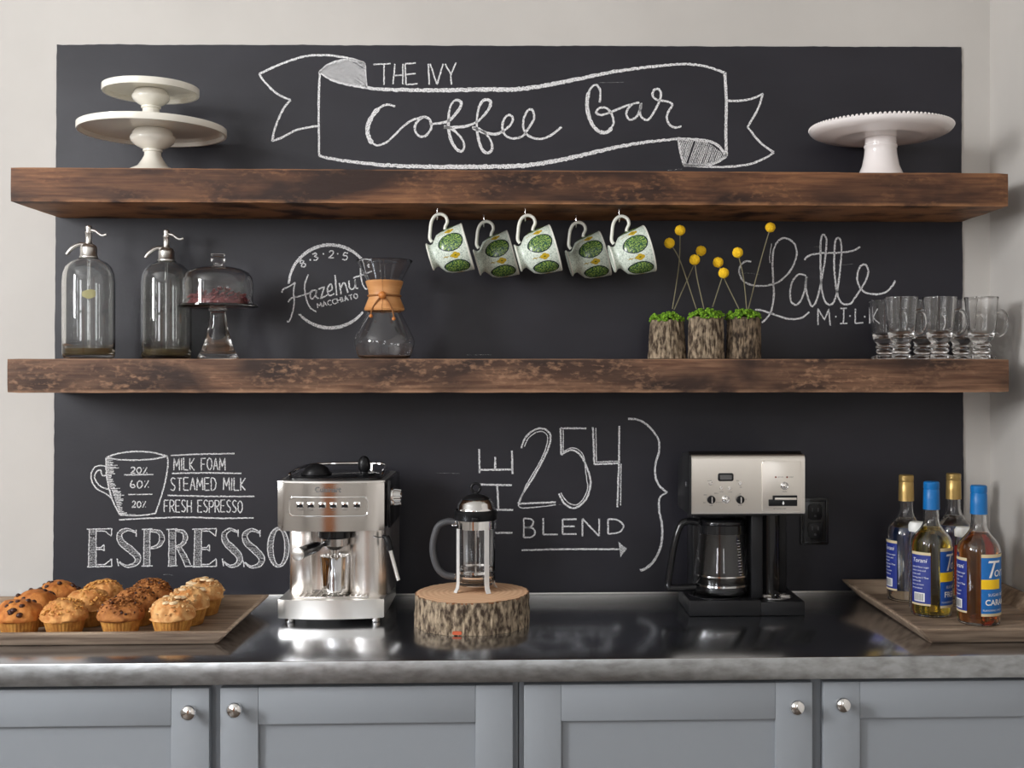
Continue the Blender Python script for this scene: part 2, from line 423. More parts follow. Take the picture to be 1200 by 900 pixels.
mb = MB(); mb.box(((RX0 + RX1) / 2, RY0 / 2, -.05), (RX1 - RX0 + .2, -RY0 + .2, .1)); struct(mb.obj('floor', M_['floor'], smooth=0))
mb = MB(); mb.box(((RX0 + RX1) / 2, RY0 / 2, RZ1 + .05), (RX1 - RX0 + .2, -RY0 + .2, .1)); struct(mb.obj('ceiling', M_['ceil'], smooth=0))
mb = MB(); mb.box(((RX0 + RX1) / 2, .05, RZ1 / 2), (RX1 - RX0 + .2, .1, RZ1)); struct(mb.obj('wall_back', M_['wall'], smooth=0))
mb = MB(); mb.box((RX1 + .05, RY0 / 2, RZ1 / 2), (.1, -RY0, RZ1)); struct(mb.obj('wall_right', M_['wall'], smooth=0))
wall_with_holes('wall_left', 'x', RX0 - .05, RY0, 0, WIN_L, .1, M_['wall'])
wall_with_holes('wall_front', 'y', RY0 - .05, RX0, RX1, WIN_F, .1, M_['wall'])
k = 0
for axis, lst in (('x', WIN_L), ('y', WIN_F)):
    for c_, w_, z0, z1 in lst:
        k += 1; mb = MB()
        def fr(a, b, za, zb, t=.05):
            if axis == 'x': mb.box((RX0 + .008, (a + b) / 2, (za + zb) / 2), (.03, b - a, zb - za))
            else: mb.box(((a + b) / 2, RY0 + .008, (za + zb) / 2), (b - a, .03, zb - za))
        a, b = c_ - w_ / 2, c_ + w_ / 2
        fr(a - .05, a + .03, z0 - .05, z1 + .05); fr(b - .03, b + .05, z0 - .05, z1 + .05)
        fr(a + .03, b - .03, z1 - .03, z1 + .05); fr(a + .03, b - .03, z0 - .05, z0 + .03); fr(a + .03, b - .03, (z0 + z1) / 2 - .02, (z0 + z1) / 2 + .02)
        o = struct(mb.obj('window_%d' % k, M_['win'], smooth=0))
mb = MB(); mb.box((-1.22, RY0 + .022, 1.03), (.80, .04, 2.06), .004)
dr = struct(mb.obj('added_reflection_door', M_['door'], smooth=0))  # unseen door, added to give the espresso machine's steel a warm reflection
mb = MB(); mb.cyl((-.90, RY0 + .05, 1.0), .025, .05, 'y', .004); mb.obj('added_door_handle', M_['chrome'], dr)

# ------------------------------------------------------------------ chalkboard with its drawings
YB = -.004
corners = [(66.5, 52), (1126.5, 55), (1130, 697), (62, 701)]
out = []
bl = [Vector(W(u, v, YB)) for u, v in corners]
random.seed(3)
for i in range(4):
    a, b = bl[i], bl[(i + 1) % 4]; n = 150 if i % 2 == 0 else 90
    nn = Vector((-(b - a).y, (b - a).x)).normalized()
    for k in range(n):
        t = k / n; p = a.lerp(b, t)
        j = 0 if k == 0 else (noise.noise(Vector((p.x * 9, p.y * 9, i))) * .0014 + noise.noise(Vector((p.x * 55, p.y * 55, i))) * .0011)
        if i == 2: j = 0
        out.append(tuple(p + nn * j))
mb = MB(); mb.prism(out, YB, -.0006, 'y')
zb = min(p[1] for p in out)
board = tag(mb.obj('chalkboard', M_['board'], smooth=0), 'large black chalkboard panel on the wall behind the shelves', 'chalkboard')

class Ink:
    """chalk strokes given in photo pixels, laid on the board as flat marks"""
    def __init__(s): s.mb = MB()
    def P(s, u, v, k=0): x, z = W(u, v, YB - .0006); return (x, YB - .0006 - k * .0001, z)
    def ribbon(s, pts, w, k=0):
        n = len(pts); L = []; R = []
        for i in range(n):
            a = pts[max(i - 1, 0)]; b = pts[min(i + 1, n - 1)]; t = (b - a)
            if t.length < 1e-6: t = Vector((1, 0))
            t.normalize(); nn = Vector((-t.y, t.x))
            wi = (w[i] if isinstance(w, list) else w) * .5 * random.uniform(.82, 1.15)
            L.append(s.mb.bm.verts.new(s.P(*(pts[i] + nn * wi), k))); R.append(s.mb.bm.verts.new(s.P(*(pts[i] - nn * wi), k)))
        for i in range(n - 1): s.mb.bm.faces.new((L[i], L[i + 1], R[i + 1], R[i]))
    def line(s, raw, x0=0, y0=0, sc=1, w=2.2, curve=True, jit=.22, closed=False, k=0, wf=None):
        P = [Vector((x0 + a / sc, y0 + b / sc)) for a, b in raw]
        if curve and len(P) > 2: P = cr(P, 6, closed)
        if closed: P.append(P[0].copy())
        Q = [P[0]]
        for a, b in zip(P, P[1:]):
            m = max(1, int((b - a).length / 1.6))
            for q in range(1, m + 1): Q.append(a.lerp(b, q / m))
        Q = [q + Vector((random.uniform(-jit, jit), random.uniform(-jit, jit))) for q in Q]
        ww = [w * wf(i / max(1, len(Q) - 1)) for i in range(len(Q))] if wf else w
        s.ribbon(Q, ww, k)
    def fill(s, raw, x0=0, y0=0, sc=1, step=1.0, w=1.0, ang=0, dens=1, k=0):
        """hatching inside a polygon, as short parallel chalk strokes"""
        P = [Vector((x0 + a / sc, y0 + b / sc)) for a, b in raw]
        ca, sa = math.cos(ang), math.sin(ang)
        R = [Vector((p.x * ca + p.y * sa, -p.x * sa + p.y * ca)) for p in P]
        y = min(p.y for p in R) + step * .5; ymax = max(p.y for p in R)
        while y < ymax:
            xs = []
            for a, b in zip(R, R[1:] + R[:1]):
                if (a.y > y) != (b.y > y): xs.append(a.x + (y - a.y) * (b.x - a.x) / (b.y - a.y))
            xs.sort()
            for a, b in zip(xs[::2], xs[1::2]):
                if b - a > .4 and random.random() < dens:
                    pts = [Vector((a, y)), Vector(((a + b) / 2, y + random.uniform(-.2, .2))), Vector((b, y + random.uniform(-.3, .3)))]
                    s.ribbon([Vector((p.x * ca - p.y * sa, p.x * sa + p.y * ca)) for p in pts], w, k)
            y += step * random.uniform(.8, 1.2)
    def obj(s, name, m='chalk', label=None):
        o = s.mb.obj(name, M_[m], board, smooth=0, recalc=False)
        if label: o['label'] = label
        return o
# one-stroke capitals on a unit box (x right, y down)
G = {'A': [[(0, 1), (.5, 0), (1, 1)], [(.2, .62), (.8, .62)]], 'B': [[(0, 0), (0, 1)], [(0, 0), (.6, .02), (.85, .2), (.6, .45), (.05, .47)], [(.05, .47), (.75, .5), (1, .75), (.7, .98), (0, 1)]],
     'C': [[(1, .12), (.6, 0), (.15, .2), (0, .5), (.15, .85), (.6, 1), (1, .88)]], 'D': [[(0, 0), (0, 1)], [(0, 0), (.6, .05), (1, .45), (.7, .9), (0, 1)]],
     'E': [[(0, 0), (0, 1)], [(0, 0), (1, 0)], [(0, .48), (.85, .48)], [(0, 1), (1, 1)]], 'F': [[(0, 0), (0, 1)], [(0, 0), (1, 0)], [(0, .48), (.8, .48)]],
     'H': [[(0, 0), (0, 1)], [(1, 0), (1, 1)], [(0, .5), (1, .5)]], 'I': [[(.5, 0), (.5, 1)]], 'K': [[(0, 0), (0, 1)], [(1, 0), (.05, .55), (1, 1)]],
     'L': [[(0, 0), (0, 1)], [(0, 1), (1, 1)]], 'M': [[(0, 1), (.08, 0), (.5, .7), (.92, 0), (1, 1)]], 'N': [[(0, 1), (0, 0)], [(0, 0), (1, 1)], [(1, 1), (1, 0)]],
     'O': [[(.5, 0), (.05, .25), (.05, .75), (.5, 1), (.95, .75), (.95, .25), (.5, 0)]], 'P': [[(0, 0), (0, 1)], [(0, 0), (.7, .03), (1, .25), (.7, .5), (0, .52)]],
     'R': [[(0, 0), (0, 1)], [(0, 0), (.7, .03), (.95, .25), (.7, .48), (0, .5)], [(.3, .5), (1, 1)]], 'S': [[(.95, .1), (.5, 0), (.08, .2), (.4, .48), (.9, .7), (.6, 1), (0, .9)]],
     'T': [[(0, 0), (1, 0)], [(.5, 0), (.5, 1)]], '%': [[(.9, 0), (.1, 1)], [(.1, .08), (.2, .12)], [(.8, .92), (.92, .9)]],
     '2': [[(.05, .2), (.4, 0), (.9, .15), (.7, .55), (0, 1)], [(0, 1), (1, .97)]], '0': [[(.5, 0), (.05, .3), (.1, .8), (.5, 1), (.95, .7), (.9, .2), (.5, 0)]],
     '6': [[(.4, 0), (.1, .4), (.05, .8), (.5, 1), (.9, .8), (.6, .55), (.1, .7)]], '8': [[(.5, .45), (.1, .25), (.5, 0), (.9, .25), (.5, .45), (.05, .75), (.5, 1), (.95, .75), (.5, .45)]],
     '3': [[(.05, .1), (.6, 0), (.85, .25), (.35, .45), (.95, .7), (.6, 1), (0, .9)]], '5': [[(.9, 0), (.15, .05), (.1, .45)], [(.1, .45), (.7, .4), (.95, .7), (.6, 1), (.05, .95)]]}
STRAIGHT = set('AEFHIKLMNT')
def write(ink, s, u0, u1, v0, v1, w=1.5, gap=.35, space=.8, rot=0, wid=None, k=0):
    """fit s between u0..u1, rows v0..v1 (photo pixels), turned by rot about its lower left"""
    wid = wid or {}
    adv = [space if c == ' ' else (.25 if c == 'I' else wid.get(c, 1.25 if c == 'M' else 1)) for c in s]
    tot = sum(adv) + gap * (len(s) - 1); x = 0; sc = (u1 - u0) / tot; h = v1 - v0
    ca, sa = math.cos(rot), math.sin(rot)
    for c, a in zip(s, adv):
        if c != ' ':
            dj = random.uniform(-.03, .03) * h
            for st in G[c]:
                pts = []
                for px, py in st:
                    qx = (x + (px if c != 'I' else .5) * a) * sc; qy = (py - 1) * h + dj
                    pts.append((u0 + qx * ca - qy * sa, v1 + qx * sa + qy * ca))
                ink.line(pts, w=w, curve=c not in STRAIGHT, jit=.18, k=k)
        x += a + gap

A = (290, 40, 3.75); Bc = (600, 40, 3.75)
def toB(p): return ((p[0] - 0) / 3.75 + 600, p[1] / 3.75 + 40)
def toA(p): return (p[0] / 3.75 + 290, p[1] / 3.75 + 40)
ink = Ink()
for seg in ([(515, 128), (470, 112), (400, 98), (330, 92), (250, 98), (150, 130), (52, 175)], [(52, 175), (80, 215), (130, 262), (190, 290)],
            [(190, 290), (160, 325), (125, 400), (108, 470)], [(108, 470), (150, 455), (220, 420), (310, 403)], [(318, 165), (313, 300), (315, 535)],
            [(318, 165), (360, 132), (430, 113), (515, 128)], [(515, 128), (522, 235)]):
    ink.line(seg, *A, w=2.5)
top = [toA(p) for p in ((318, 165), (370, 200), (450, 222), (522, 235), (600, 243), (750, 246), (900, 246), (1050, 243))] + [toB(p) for p in ((0, 243), (120, 230), (300, 195), (450, 165), (600, 145), (740, 132), (830, 138), (935, 168))]
ink.line(top, w=4.2, jit=.5, wf=lambda t: .65 + .55 * math.sin(PI * min(1, t * 1.15)))
bot = [toA(p) for p in ((315, 535), (400, 553), (560, 572), (700, 580), (850, 583), (1000, 583))] + [toB(p) for p in ((0, 580), (100, 572), (250, 545), (400, 510), (550, 480), (730, 460))]
ink.line(bot, w=4.2, jit=.5, wf=lambda t: .7 + .5 * math.sin(PI * t))
for seg in ([(935, 168), (942, 300), (940, 420), (942, 535)], [(942, 535), (905, 490), (850, 468), (730, 460)], [(755, 575), (850, 575), (900, 562), (942, 535)]):
    ink.line(seg, *Bc, w=3.4)
for seg in ([(730, 460), (740, 520), (755, 575)], [(755, 575), (850, 582), (950, 583), (1050, 570), (1120, 540), (1150, 520)], [(1150, 520), (1090, 475), (1035, 408)],
            [(1035, 408), (1080, 330), (1103, 262)], [(1103, 262), (1050, 285), (990, 293), (945, 293)]):
    ink.line(seg, *Bc, w=2.5)
ink.fill([(730, 460), (850, 468), (942, 535), (900, 562), (850, 575), (755, 575)], *Bc, step=1.7, w=.9, ang=1.9, dens=.95)
ink.fill([(318, 165), (350, 138), (430, 115), (515, 130), (522, 233), (430, 215), (360, 192)], *A, step=1.5, w=1.0, ang=.6, dens=.95)
ink.fill([(318, 165), (350, 138), (430, 115), (515, 130), (522, 233), (430, 215), (360, 192)], *A, step=2.2, w=.9, ang=-.8, dens=.8)
ink.obj('banner_drawing', 'chalk', 'chalk ribbon banner with curled ends')
ink = Ink()
for seg in ([(553, 133), (628, 130)], [(600, 133), (600, 222)], [(648, 130), (640, 220)], [(683, 130), (683, 220)], [(642, 182), (683, 180)], [(693, 130), (697, 222)], [(693, 130), (740, 127)],
            [(695, 178), (738, 172)], [(697, 222), (748, 218)], [(795, 130), (799, 222)], [(803, 130), (833, 222), (860, 130)], [(868, 130), (893, 175)], [(917, 125), (893, 180), (896, 222)]):
    ink.line(seg, *A, w=1.7, curve=False)
ink.obj('chalk_lettering', 'chalk', 'small chalk capitals THE IVY above the banner'); ink = Ink()
th = lambda t: .8 + .5 * abs(math.sin(t * 9))
ink.line([(648, 318), (620, 310), (590, 318), (555, 350), (530, 400), (530, 445), (550, 480), (580, 488), (620, 468), (680, 410), (720, 380), (765, 365)], *A, w=3.0, wf=lambda t: 1.7 if .2 < t < .5 else .8)
ink.line([(775, 362), (745, 385), (735, 420), (755, 448), (785, 445), (808, 410), (800, 375), (775, 362)], *A, w=2.8)
ink.line([(800, 395), (840, 392), (885, 380), (915, 350), (938, 315), (935, 295), (915, 290), (895, 310), (885, 350), (883, 400), (890, 450), (910, 495), (935, 515), (952, 500), (945, 465), (915, 430), (885, 412), (865, 408), (900, 410), (960, 405), (1010, 385)], *A, w=2.7, wf=th)
ink.line([(1010, 385), (1045, 350), (1067, 315), (1065, 292), (1040, 290), (1020, 315), (1010, 360), (1008, 410), (1015, 460), (1030, 505), (1055, 522), (1075, 505), (1070, 470), (1045, 435), (1015, 415), (990, 412), (1040, 432), (1090, 440), (1125, 425)], *A, w=2.7, wf=th)
ink.line([(1125, 425), (1155, 400), (1167, 370), (1150, 355), (1130, 370), (1120, 405), (1130, 440), (1160, 458), (1200, 455)], *A, w=2.6)
ink.line([(30, 455), (50, 445), (75, 410), (97, 370), (90, 335), (70, 335), (52, 370), (50, 410), (65, 440), (100, 458), (140, 458), (180, 438), (218, 408)], *Bc, w=2.6)
ink.line([(385, 300), (388, 250), (370, 222), (345, 240), (330, 290), (335, 350), (355, 400), (385, 428), (420, 430), (445, 395), (440, 355), (415, 325), (385, 325), (370, 345), (395, 355), (440, 340), (500, 315), (520, 310)], *Bc, w=2.9, wf=lambda t: 1.5 if .2 < t < .5 else .85)
ink.line([(560, 300), (525, 310), (503, 345), (515, 375), (545, 365), (565, 325), (568, 305), (562, 345), (575, 370), (600, 375), (625, 340), (645, 300), (655, 265), (645, 242), (625, 245), (618, 270), (640, 290), (680, 295), (705, 310), (690, 335), (680, 365), (690, 395), (715, 410), (745, 405)], *Bc, w=2.6)
ink.obj('chalk_lettering', 'chalk', 'chalk script Coffee bar inside the banner')

Cc = (320, 250, 5.0)
ink = Ink()
arc = lambda a, b, R=243, cx=335, cy=428: [(cx + R * math.cos(math.radians(t)), cy + R * math.sin(math.radians(t))) for t in [a + (b - a) * k / 24 for k in range(25)]]
ink.line(arc(184, 334), *Cc, w=3.4, wf=lambda t: .75 + .4 * math.sin(PI * t))
ink.line(arc(138, 38), *Cc, w=3.4, wf=lambda t: .75 + .4 * math.sin(PI * t))
ink.obj('circle_drawing', 'chalk', 'bold chalk circle around the hazelnut lettering')
ink = Ink()
for ch, cx, cy, r in (('8', 184, 298, -.45), ('3', 252, 256, -.2), ('2', 340, 240, .05), ('5', 420, 248, .2)):
    u, v = 320 + cx / 5, 250 + cy / 5
    write(ink, ch, u - 3, u + 3, v - 4.2, v + 4.2, 1.4, rot=r)
for cx, cy in ((218, 272), (295, 238), (378, 237)): ink.line([(cx - 4, cy), (cx + 4, cy)], *Cc, w=1.8)
for seg in ([(52, 465), (60, 445), (100, 425), (130, 405)], [(128, 410), (120, 460), (123, 520), (115, 580), (95, 632), (82, 632)], [(208, 358), (190, 400), (185, 440), (195, 500), (215, 550), (255, 578)],
            [(88, 520), (110, 495), (160, 485), (215, 465), (232, 455)], [(250, 450), (225, 455), (218, 485), (230, 502), (248, 480), (255, 450), (250, 485), (268, 500)],
            [(322, 460), (345, 445), (340, 415), (322, 430), (320, 465), (335, 482), (358, 470)], [(362, 360), (368, 420), (372, 480)], [(395, 440), (412, 408), (425, 418), (438, 465)],
            [(445, 395), (448, 435), (465, 445), (480, 425), (480, 388), (485, 435), (498, 440)], [(515, 290), (512, 345), (520, 400), (540, 440), (552, 443)], [(470, 378), (520, 362), (570, 342)]):
    ink.line(seg, *Cc, w=1.7)
ink.line([(265, 445), (300, 432), (278, 500), (318, 478)], *Cc, w=1.7, curve=False)
ink.line([(388, 408), (400, 475)], *Cc, w=1.7)
write(ink, 'MACCHIATO', 320 + 262 / 5, 320 + 505 / 5, 250 + 527 / 5, 250 + 555 / 5, 1.2, rot=-.245)
ink.obj('chalk_lettering', 'chalk', 'chalk words Hazelnut macchiato with 8-3-2-5 above')

Dc = (860, 250, 3.529)
ink = Ink()
for seg in ([(72, 200), (50, 198), (28, 215), (22, 245), (40, 280), (80, 298), (140, 298), (190, 280), (235, 235), (258, 180), (255, 135), (230, 108), (195, 105), (168, 140), (160, 200), (163, 280), (165, 340), (155, 400), (135, 435), (115, 452)],
            [(88, 398), (120, 402), (170, 420), (230, 437), (280, 432), (312, 408)],
            [(298, 258), (270, 252), (243, 280), (232, 330), (240, 370), (265, 375), (290, 330), (300, 262), (298, 310), (310, 360), (325, 385), (345, 350), (365, 260), (378, 180), (383, 110), (370, 88), (360, 110), (358, 200), (362, 300), (375, 360), (400, 378), (420, 350), (435, 270), (445, 160), (440, 110), (428, 103), (418, 125), (415, 220), (425, 320), (445, 370), (480, 375), (500, 350), (520, 320), (545, 280), (556, 240), (545, 213), (522, 220), (510, 260), (518, 300), (545, 328), (590, 335), (630, 325), (655, 300), (668, 278)],
            [(292, 192), (310, 175), (360, 165), (430, 163), (490, 155), (522, 138)]):
    ink.line(seg, *Dc, w=2.1)
ink.line([(156, 125), (148, 180), (150, 205)], *Dc, w=.9)
ink.obj('chalk_lettering', 'chalk', 'tall chalk script Latte'); ink = Ink()
for seg in ([(348, 463), (348, 395), (375, 440), (393, 395), (398, 465)], [(438, 455), (470, 455)], [(441, 393), (467, 393)], [(455, 393), (453, 455)], [(502, 395), (502, 455), (535, 453)], [(562, 390), (562, 455)], [(592, 395), (565, 430), (600, 460)]):
    ink.line(seg, *Dc, w=1.6, curve=False)
for cx, cy in ((422, 428), (481, 425), (541, 427)): ink.line([(cx - 3, cy), (cx + 3, cy)], *Dc, w=2)
ink.obj('chalk_lettering', 'chalk', 'small chalk capitals MILK under the Latte script')

Ec = (85, 510, 8.18); E2 = (80, 500, 4.286)
ink = Ink()
for seg in ([(325, 212), (420, 180), (540, 160), (640, 155), (760, 165), (850, 185), (908, 200)], [(325, 215), (430, 232), (560, 238), (700, 235), (820, 220), (908, 200)],
            [(908, 200), (914, 300), (882, 470), (840, 620), (795, 750)], [(795, 750), (700, 765), (600, 770), (455, 765)], [(322, 215), (325, 370), (350, 510), (390, 640), (455, 765)]):
    ink.line(seg, *Ec, w=1.7)
for seg in ([(322, 300), (270, 290), (210, 310), (180, 370), (185, 440), (230, 510), (300, 550), (340, 575), (368, 600)], [(325, 385), (290, 388), (275, 360), (270, 335), (235, 345), (212, 390), (225, 440), (270, 490), (345, 520)]):
    ink.line(seg, *Ec, w=1.5)
y = 225
while y < 755:
    xl = 324 if y < 370 else (324 + (y - 370) * (455 - 324) / 395 * (1.0 if y > 520 else .85))
    ink.line([(xl, y), (xl + random.uniform(60, 120) * (.7 + .3 * math.sin(y / 40)), y + random.uniform(-4, 4))], *Ec, w=.95); y += 13
ink.line([(455, 750), (520, 762), (600, 765)], *Ec, w=1.5)
ink.line([(495, 380), (775, 378)], *Ec, w=1.4); ink.line([(535, 568), (765, 566)], *Ec, w=1.2)
for seg in ([(515, 145), (660, 138), (835, 135)], [(520, 235), (700, 232), (870, 235)], [(500, 345), (700, 350), (935, 350)], [(255, 468), (400, 460), (600, 455), (760, 460), (930, 458)]):
    ink.line(seg, *E2, w=1.6)
ink.obj('cup_drawing', 'chalk', 'chalk drawing of a shaded coffee cup with ruled lines')
ink = Ink()
e = lambda a, b, c, d: (85 + a / 8.18, 85 + b / 8.18, 510 + c / 8.18, 510 + d / 8.18)
write(ink, '20%', *e(558, 718, 308, 366), w=1.4); write(ink, '60%', *e(553, 735, 435, 505), w=1.3); write(ink, '20%', *e(570, 705, 632, 692), w=1.2)
e = lambda a, b, c, d: (80 + a / 4.286, 80 + b / 4.286, 500 + c / 4.286, 500 + d / 4.286)
write(ink, 'MILK FOAM', *e(530, 788, 158, 218), w=1.3); write(ink, 'STEAMED MILK', *e(514, 890, 257, 320), w=1.3); write(ink, 'FRESH ESPRESSO', *e(482, 874, 370, 430), w=1.3)
ink.obj('chalk_lettering', 'chalk', 'small chalk capitals listing milk foam, steamed milk and fresh espresso')

Fc = (90, 605, 4.615)
ink = Ink(); hat = Ink()
def fat(path, ws, closed=False):
    """letter stroke drawn as two chalk outlines with hatching between"""
    P = [Vector((Fc[0] + a / Fc[2], Fc[1] + b / Fc[2])) for a, b in path]
    P = cr(P, 6) if len(P) > 2 else P; n = len(P); L = []; R = []
    for i in range(n):
        a = P[max(i - 1, 0)]; b = P[min(i + 1, n - 1)]; t = (b - a).normalized(); nn = Vector((-t.y, t.x))
        q = i / (n - 1) * (len(ws) - 1); j = min(int(q), len(ws) - 2); wv = ws[j] + (ws[j + 1] - ws[j]) * (q - j)
        L.append(P[i] + nn * wv / Fc[2] / 2); R.append(P[i] - nn * wv / Fc[2] / 2)
    ink.line([tuple(p) for p in L], w=1.2, curve=False, jit=.25); ink.line([tuple(p) for p in R], w=1.2, curve=False, jit=.25)
    hat.fill([tuple(p) for p in L + R[::-1]], step=1.5, w=.85, dens=.92, ang=.1)
def ln(*p, w=1.3): ink.line(list(p), *Fc, w=w, curve=False, jit=.25)
def letterE(x0, x1, y0=70, y1=272):
    s_ = x0 + 12; t_ = x0 + 50
    fat([(x0 + 31, y0), (x0 + 28, y1)], [36, 40])
    ln((x0, y0), (x1, y0 - 3)); ln((x1, y0 - 3), (x1 - 4, y0 + 38)); ln((x1 - 4, y0 + 38), (x1 - 38, y0 + 10), (t_, y0 + 10))
    ln((t_ - 2, y0 + 100), (x0 + 78, y0 + 98), (x0 + 92, y0 + 84)); ln((x0 + 92, y0 + 84), (x0 + 94, y0 + 118)); ln((x0 + 94, y0 + 118), (x0 + 78, y0 + 108), (t_ - 2, y0 + 110))
    ln((x0, y1 + 2), (x1, y1 - 2)); ln((x1, y1 - 2), (x1 - 2, y1 - 42)); ln((x1 - 2, y1 - 42), (x1 - 38, y1 - 12), (t_ - 2, y1 - 10))
def letterS(x0, x1, y0=66, y1=274):
    w_ = x1 - x0
    fat([(x0 + .80 * w_, y0 + 22), (x0 + .45 * w_, y0 + 6), (x0 + .14 * w_, y0 + 30), (x0 + .22 * w_, y0 + 75), (x0 + .55 * w_, y0 + 112), (x0 + .86 * w_, y0 + 155), (x0 + .78 * w_, y1 - 18), (x0 + .42 * w_, y1 - 4), (x0 + .12 * w_, y1 - 28)], [3, 14, 24, 32, 36, 32, 22, 10, 3])
    ln((x0 + .80 * w_, y0 + 6), (x0 + .80 * w_, y0 + 44)); ln((x0 + .04 * w_, y1 - 46), (x0 + .10 * w_, y1 - 4))
letterE(55, 190); letterS(212, 348)
fat([(380, 72), (378, 270)], [32, 32]); ln((352, 72), (410, 68)); ln((350, 270), (410, 268))
fat([(396, 78), (445, 85), (460, 122), (440, 160), (398, 172)], [6, 18, 28, 18, 5])
fat([(516, 72), (516, 270)], [36, 38]); ln((485, 72), (545, 68)); ln((490, 270), (545, 268))
fat([(535, 76), (575, 85), (588, 118), (570, 152), (535, 165)], [6, 16, 24, 16, 5]); fat([(552, 168), (578, 215), (602, 268)], [24, 30, 30]); ln((585, 272), (624, 268))
letterE(625, 755); letterS(782, 896); letterS(892, 1016, 68, 278)
for a0 in (0,):
    o1 = [(1090 + 58 * math.cos(t), 168 + 106 * math.sin(t)) for t in [2 * PI * k / 30 for k in range(30)]]
    i1 = [(1093 + 32 * math.cos(t), 168 + 96 * math.sin(t)) for t in [2 * PI * k / 30 for k in range(30)]]
    ink.line(o1, *Fc, w=1.4, closed=True); ink.line(i1, *Fc, w=1.2, closed=True)
    hat.fill([p for p in o1[7:24]] + [p for p in i1[7:24]][::-1], *Fc, step=1.5, w=.8); hat.fill(([p for p in o1[22:]] + o1[:8]) + ([p for p in i1[22:]] + i1[:8])[::-1], *Fc, step=1.5, w=.8)
ink.obj('chalk_lettering', 'chalk', 'large outlined chalk capitals ESPRESSO'); hat.obj('chalk_hatching', 'chalk_soft', 'fine chalk hatching inside the ESPRESSO capitals')['kind'] = 'stuff'

Gc = (540, 470, 4.09)
ink = Ink()
for seg in ([(290, 225), (310, 175), (350, 140), (395, 132), (428, 160), (425, 210), (395, 280), (345, 370), (300, 440), (275, 492)], [(478, 130), (480, 200), (482, 258)], [(482, 258), (530, 234), (575, 262), (612, 340), (622, 400), (600, 470), (550, 512), (500, 495), (470, 445)]):
    ink.line(seg, *Gc, w=2.1)
for seg in ([(275, 492), (455, 485)], [(478, 130), (602, 131)], [(633, 125), (640, 303)], [(640, 303), (757, 298)], [(760, 120), (758, 300), (750, 508)]):
    ink.line(seg, *Gc, w=2.1, curve=False)
for seg in ([(304, 218), (330, 172), (380, 145), (414, 165), (411, 215), (375, 300), (315, 400), (284, 480)], [(275, 495), (290, 512), (370, 508), (455, 497)], [(491, 138), (491, 244)], [(491, 244), (535, 224), (585, 256), (600, 350), (607, 420), (582, 475), (547, 498), (507, 480), (480, 440)], [(647, 128), (650, 292)], [(650, 292), (757, 288)], [(768, 300), (766, 500)]):
    ink.line(seg, *Gc, w=1.2)
ink.obj('chalk_lettering', 'chalk', 'large double-line chalk number 254'); ink = Ink()
for seg in ([(88, 230), (90, 345)], [(85, 330), (250, 328)], [(165, 268), (165, 328)], [(245, 238), (248, 350)], [(90, 400), (245, 403)], [(175, 403), (180, 520)], [(88, 520), (250, 522)], [(85, 633), (248, 631)], [(86, 590), (86, 680)]):
    ink.line(seg, *Gc, w=2.2, curve=False)
ink.obj('chalk_lettering', 'chalk', 'chalk word THE turned on its side'); ink = Ink()
ink.line([(802, 85), (850, 90), (900, 120), (945, 180), (950, 240), (932, 310), (935, 370), (955, 410), (990, 437)], *Gc, w=2.3)
ink.line([(990, 437), (955, 462), (950, 520), (965, 600), (960, 690), (930, 760), (890, 800), (860, 812)], *Gc, w=2.3, wf=lambda t: .9 + .5 * t)
ink.obj('brace_drawing', 'chalk', 'tall chalk curly brace'); ink = Ink()
g = lambda a, b, c, d: (540 + a / 4.09, 540 + b / 4.09, 470 + c / 4.09, 470 + d / 4.09)
write(ink, 'B', *g(302, 356, 565, 655), w=1.9); write(ink, 'L', *g(395, 465, 562, 640), w=1.9); write(ink, 'E', *g(488, 555, 567, 638), w=1.9); write(ink, 'N', *g(583, 663, 562, 645), w=1.9); write(ink, 'D', *g(706, 780, 568, 638), w=1.9)
ink.obj('chalk_lettering', 'chalk', 'chalk capitals BLEND'); ink = Ink()
ink.line([(290, 715), (500, 710), (770, 710)], *Gc, w=2.0); ink.fill([(755, 675), (796, 708), (765, 748), (762, 710)], *Gc, step=.9, w=1.1)
ink.obj('arrow_drawing', 'chalk', 'chalk arrow pointing right')
# faint rubbed-out strokes left on the slate
ink = Ink()
random.seed(11)
for _ in range(9):
    u = random.uniform(90, 1100); v = random.uniform(80, 680); l = random.uniform(8, 30)
    ink.line([(u, v), (u + l * .5, v + random.uniform(-1, 1)), (u + l, v + random.uniform(-2, 2))], w=.5)
ink.obj('chalk_smudges', 'chalk_rub', 'faint rubbed chalk marks')['kind'] = 'stuff'

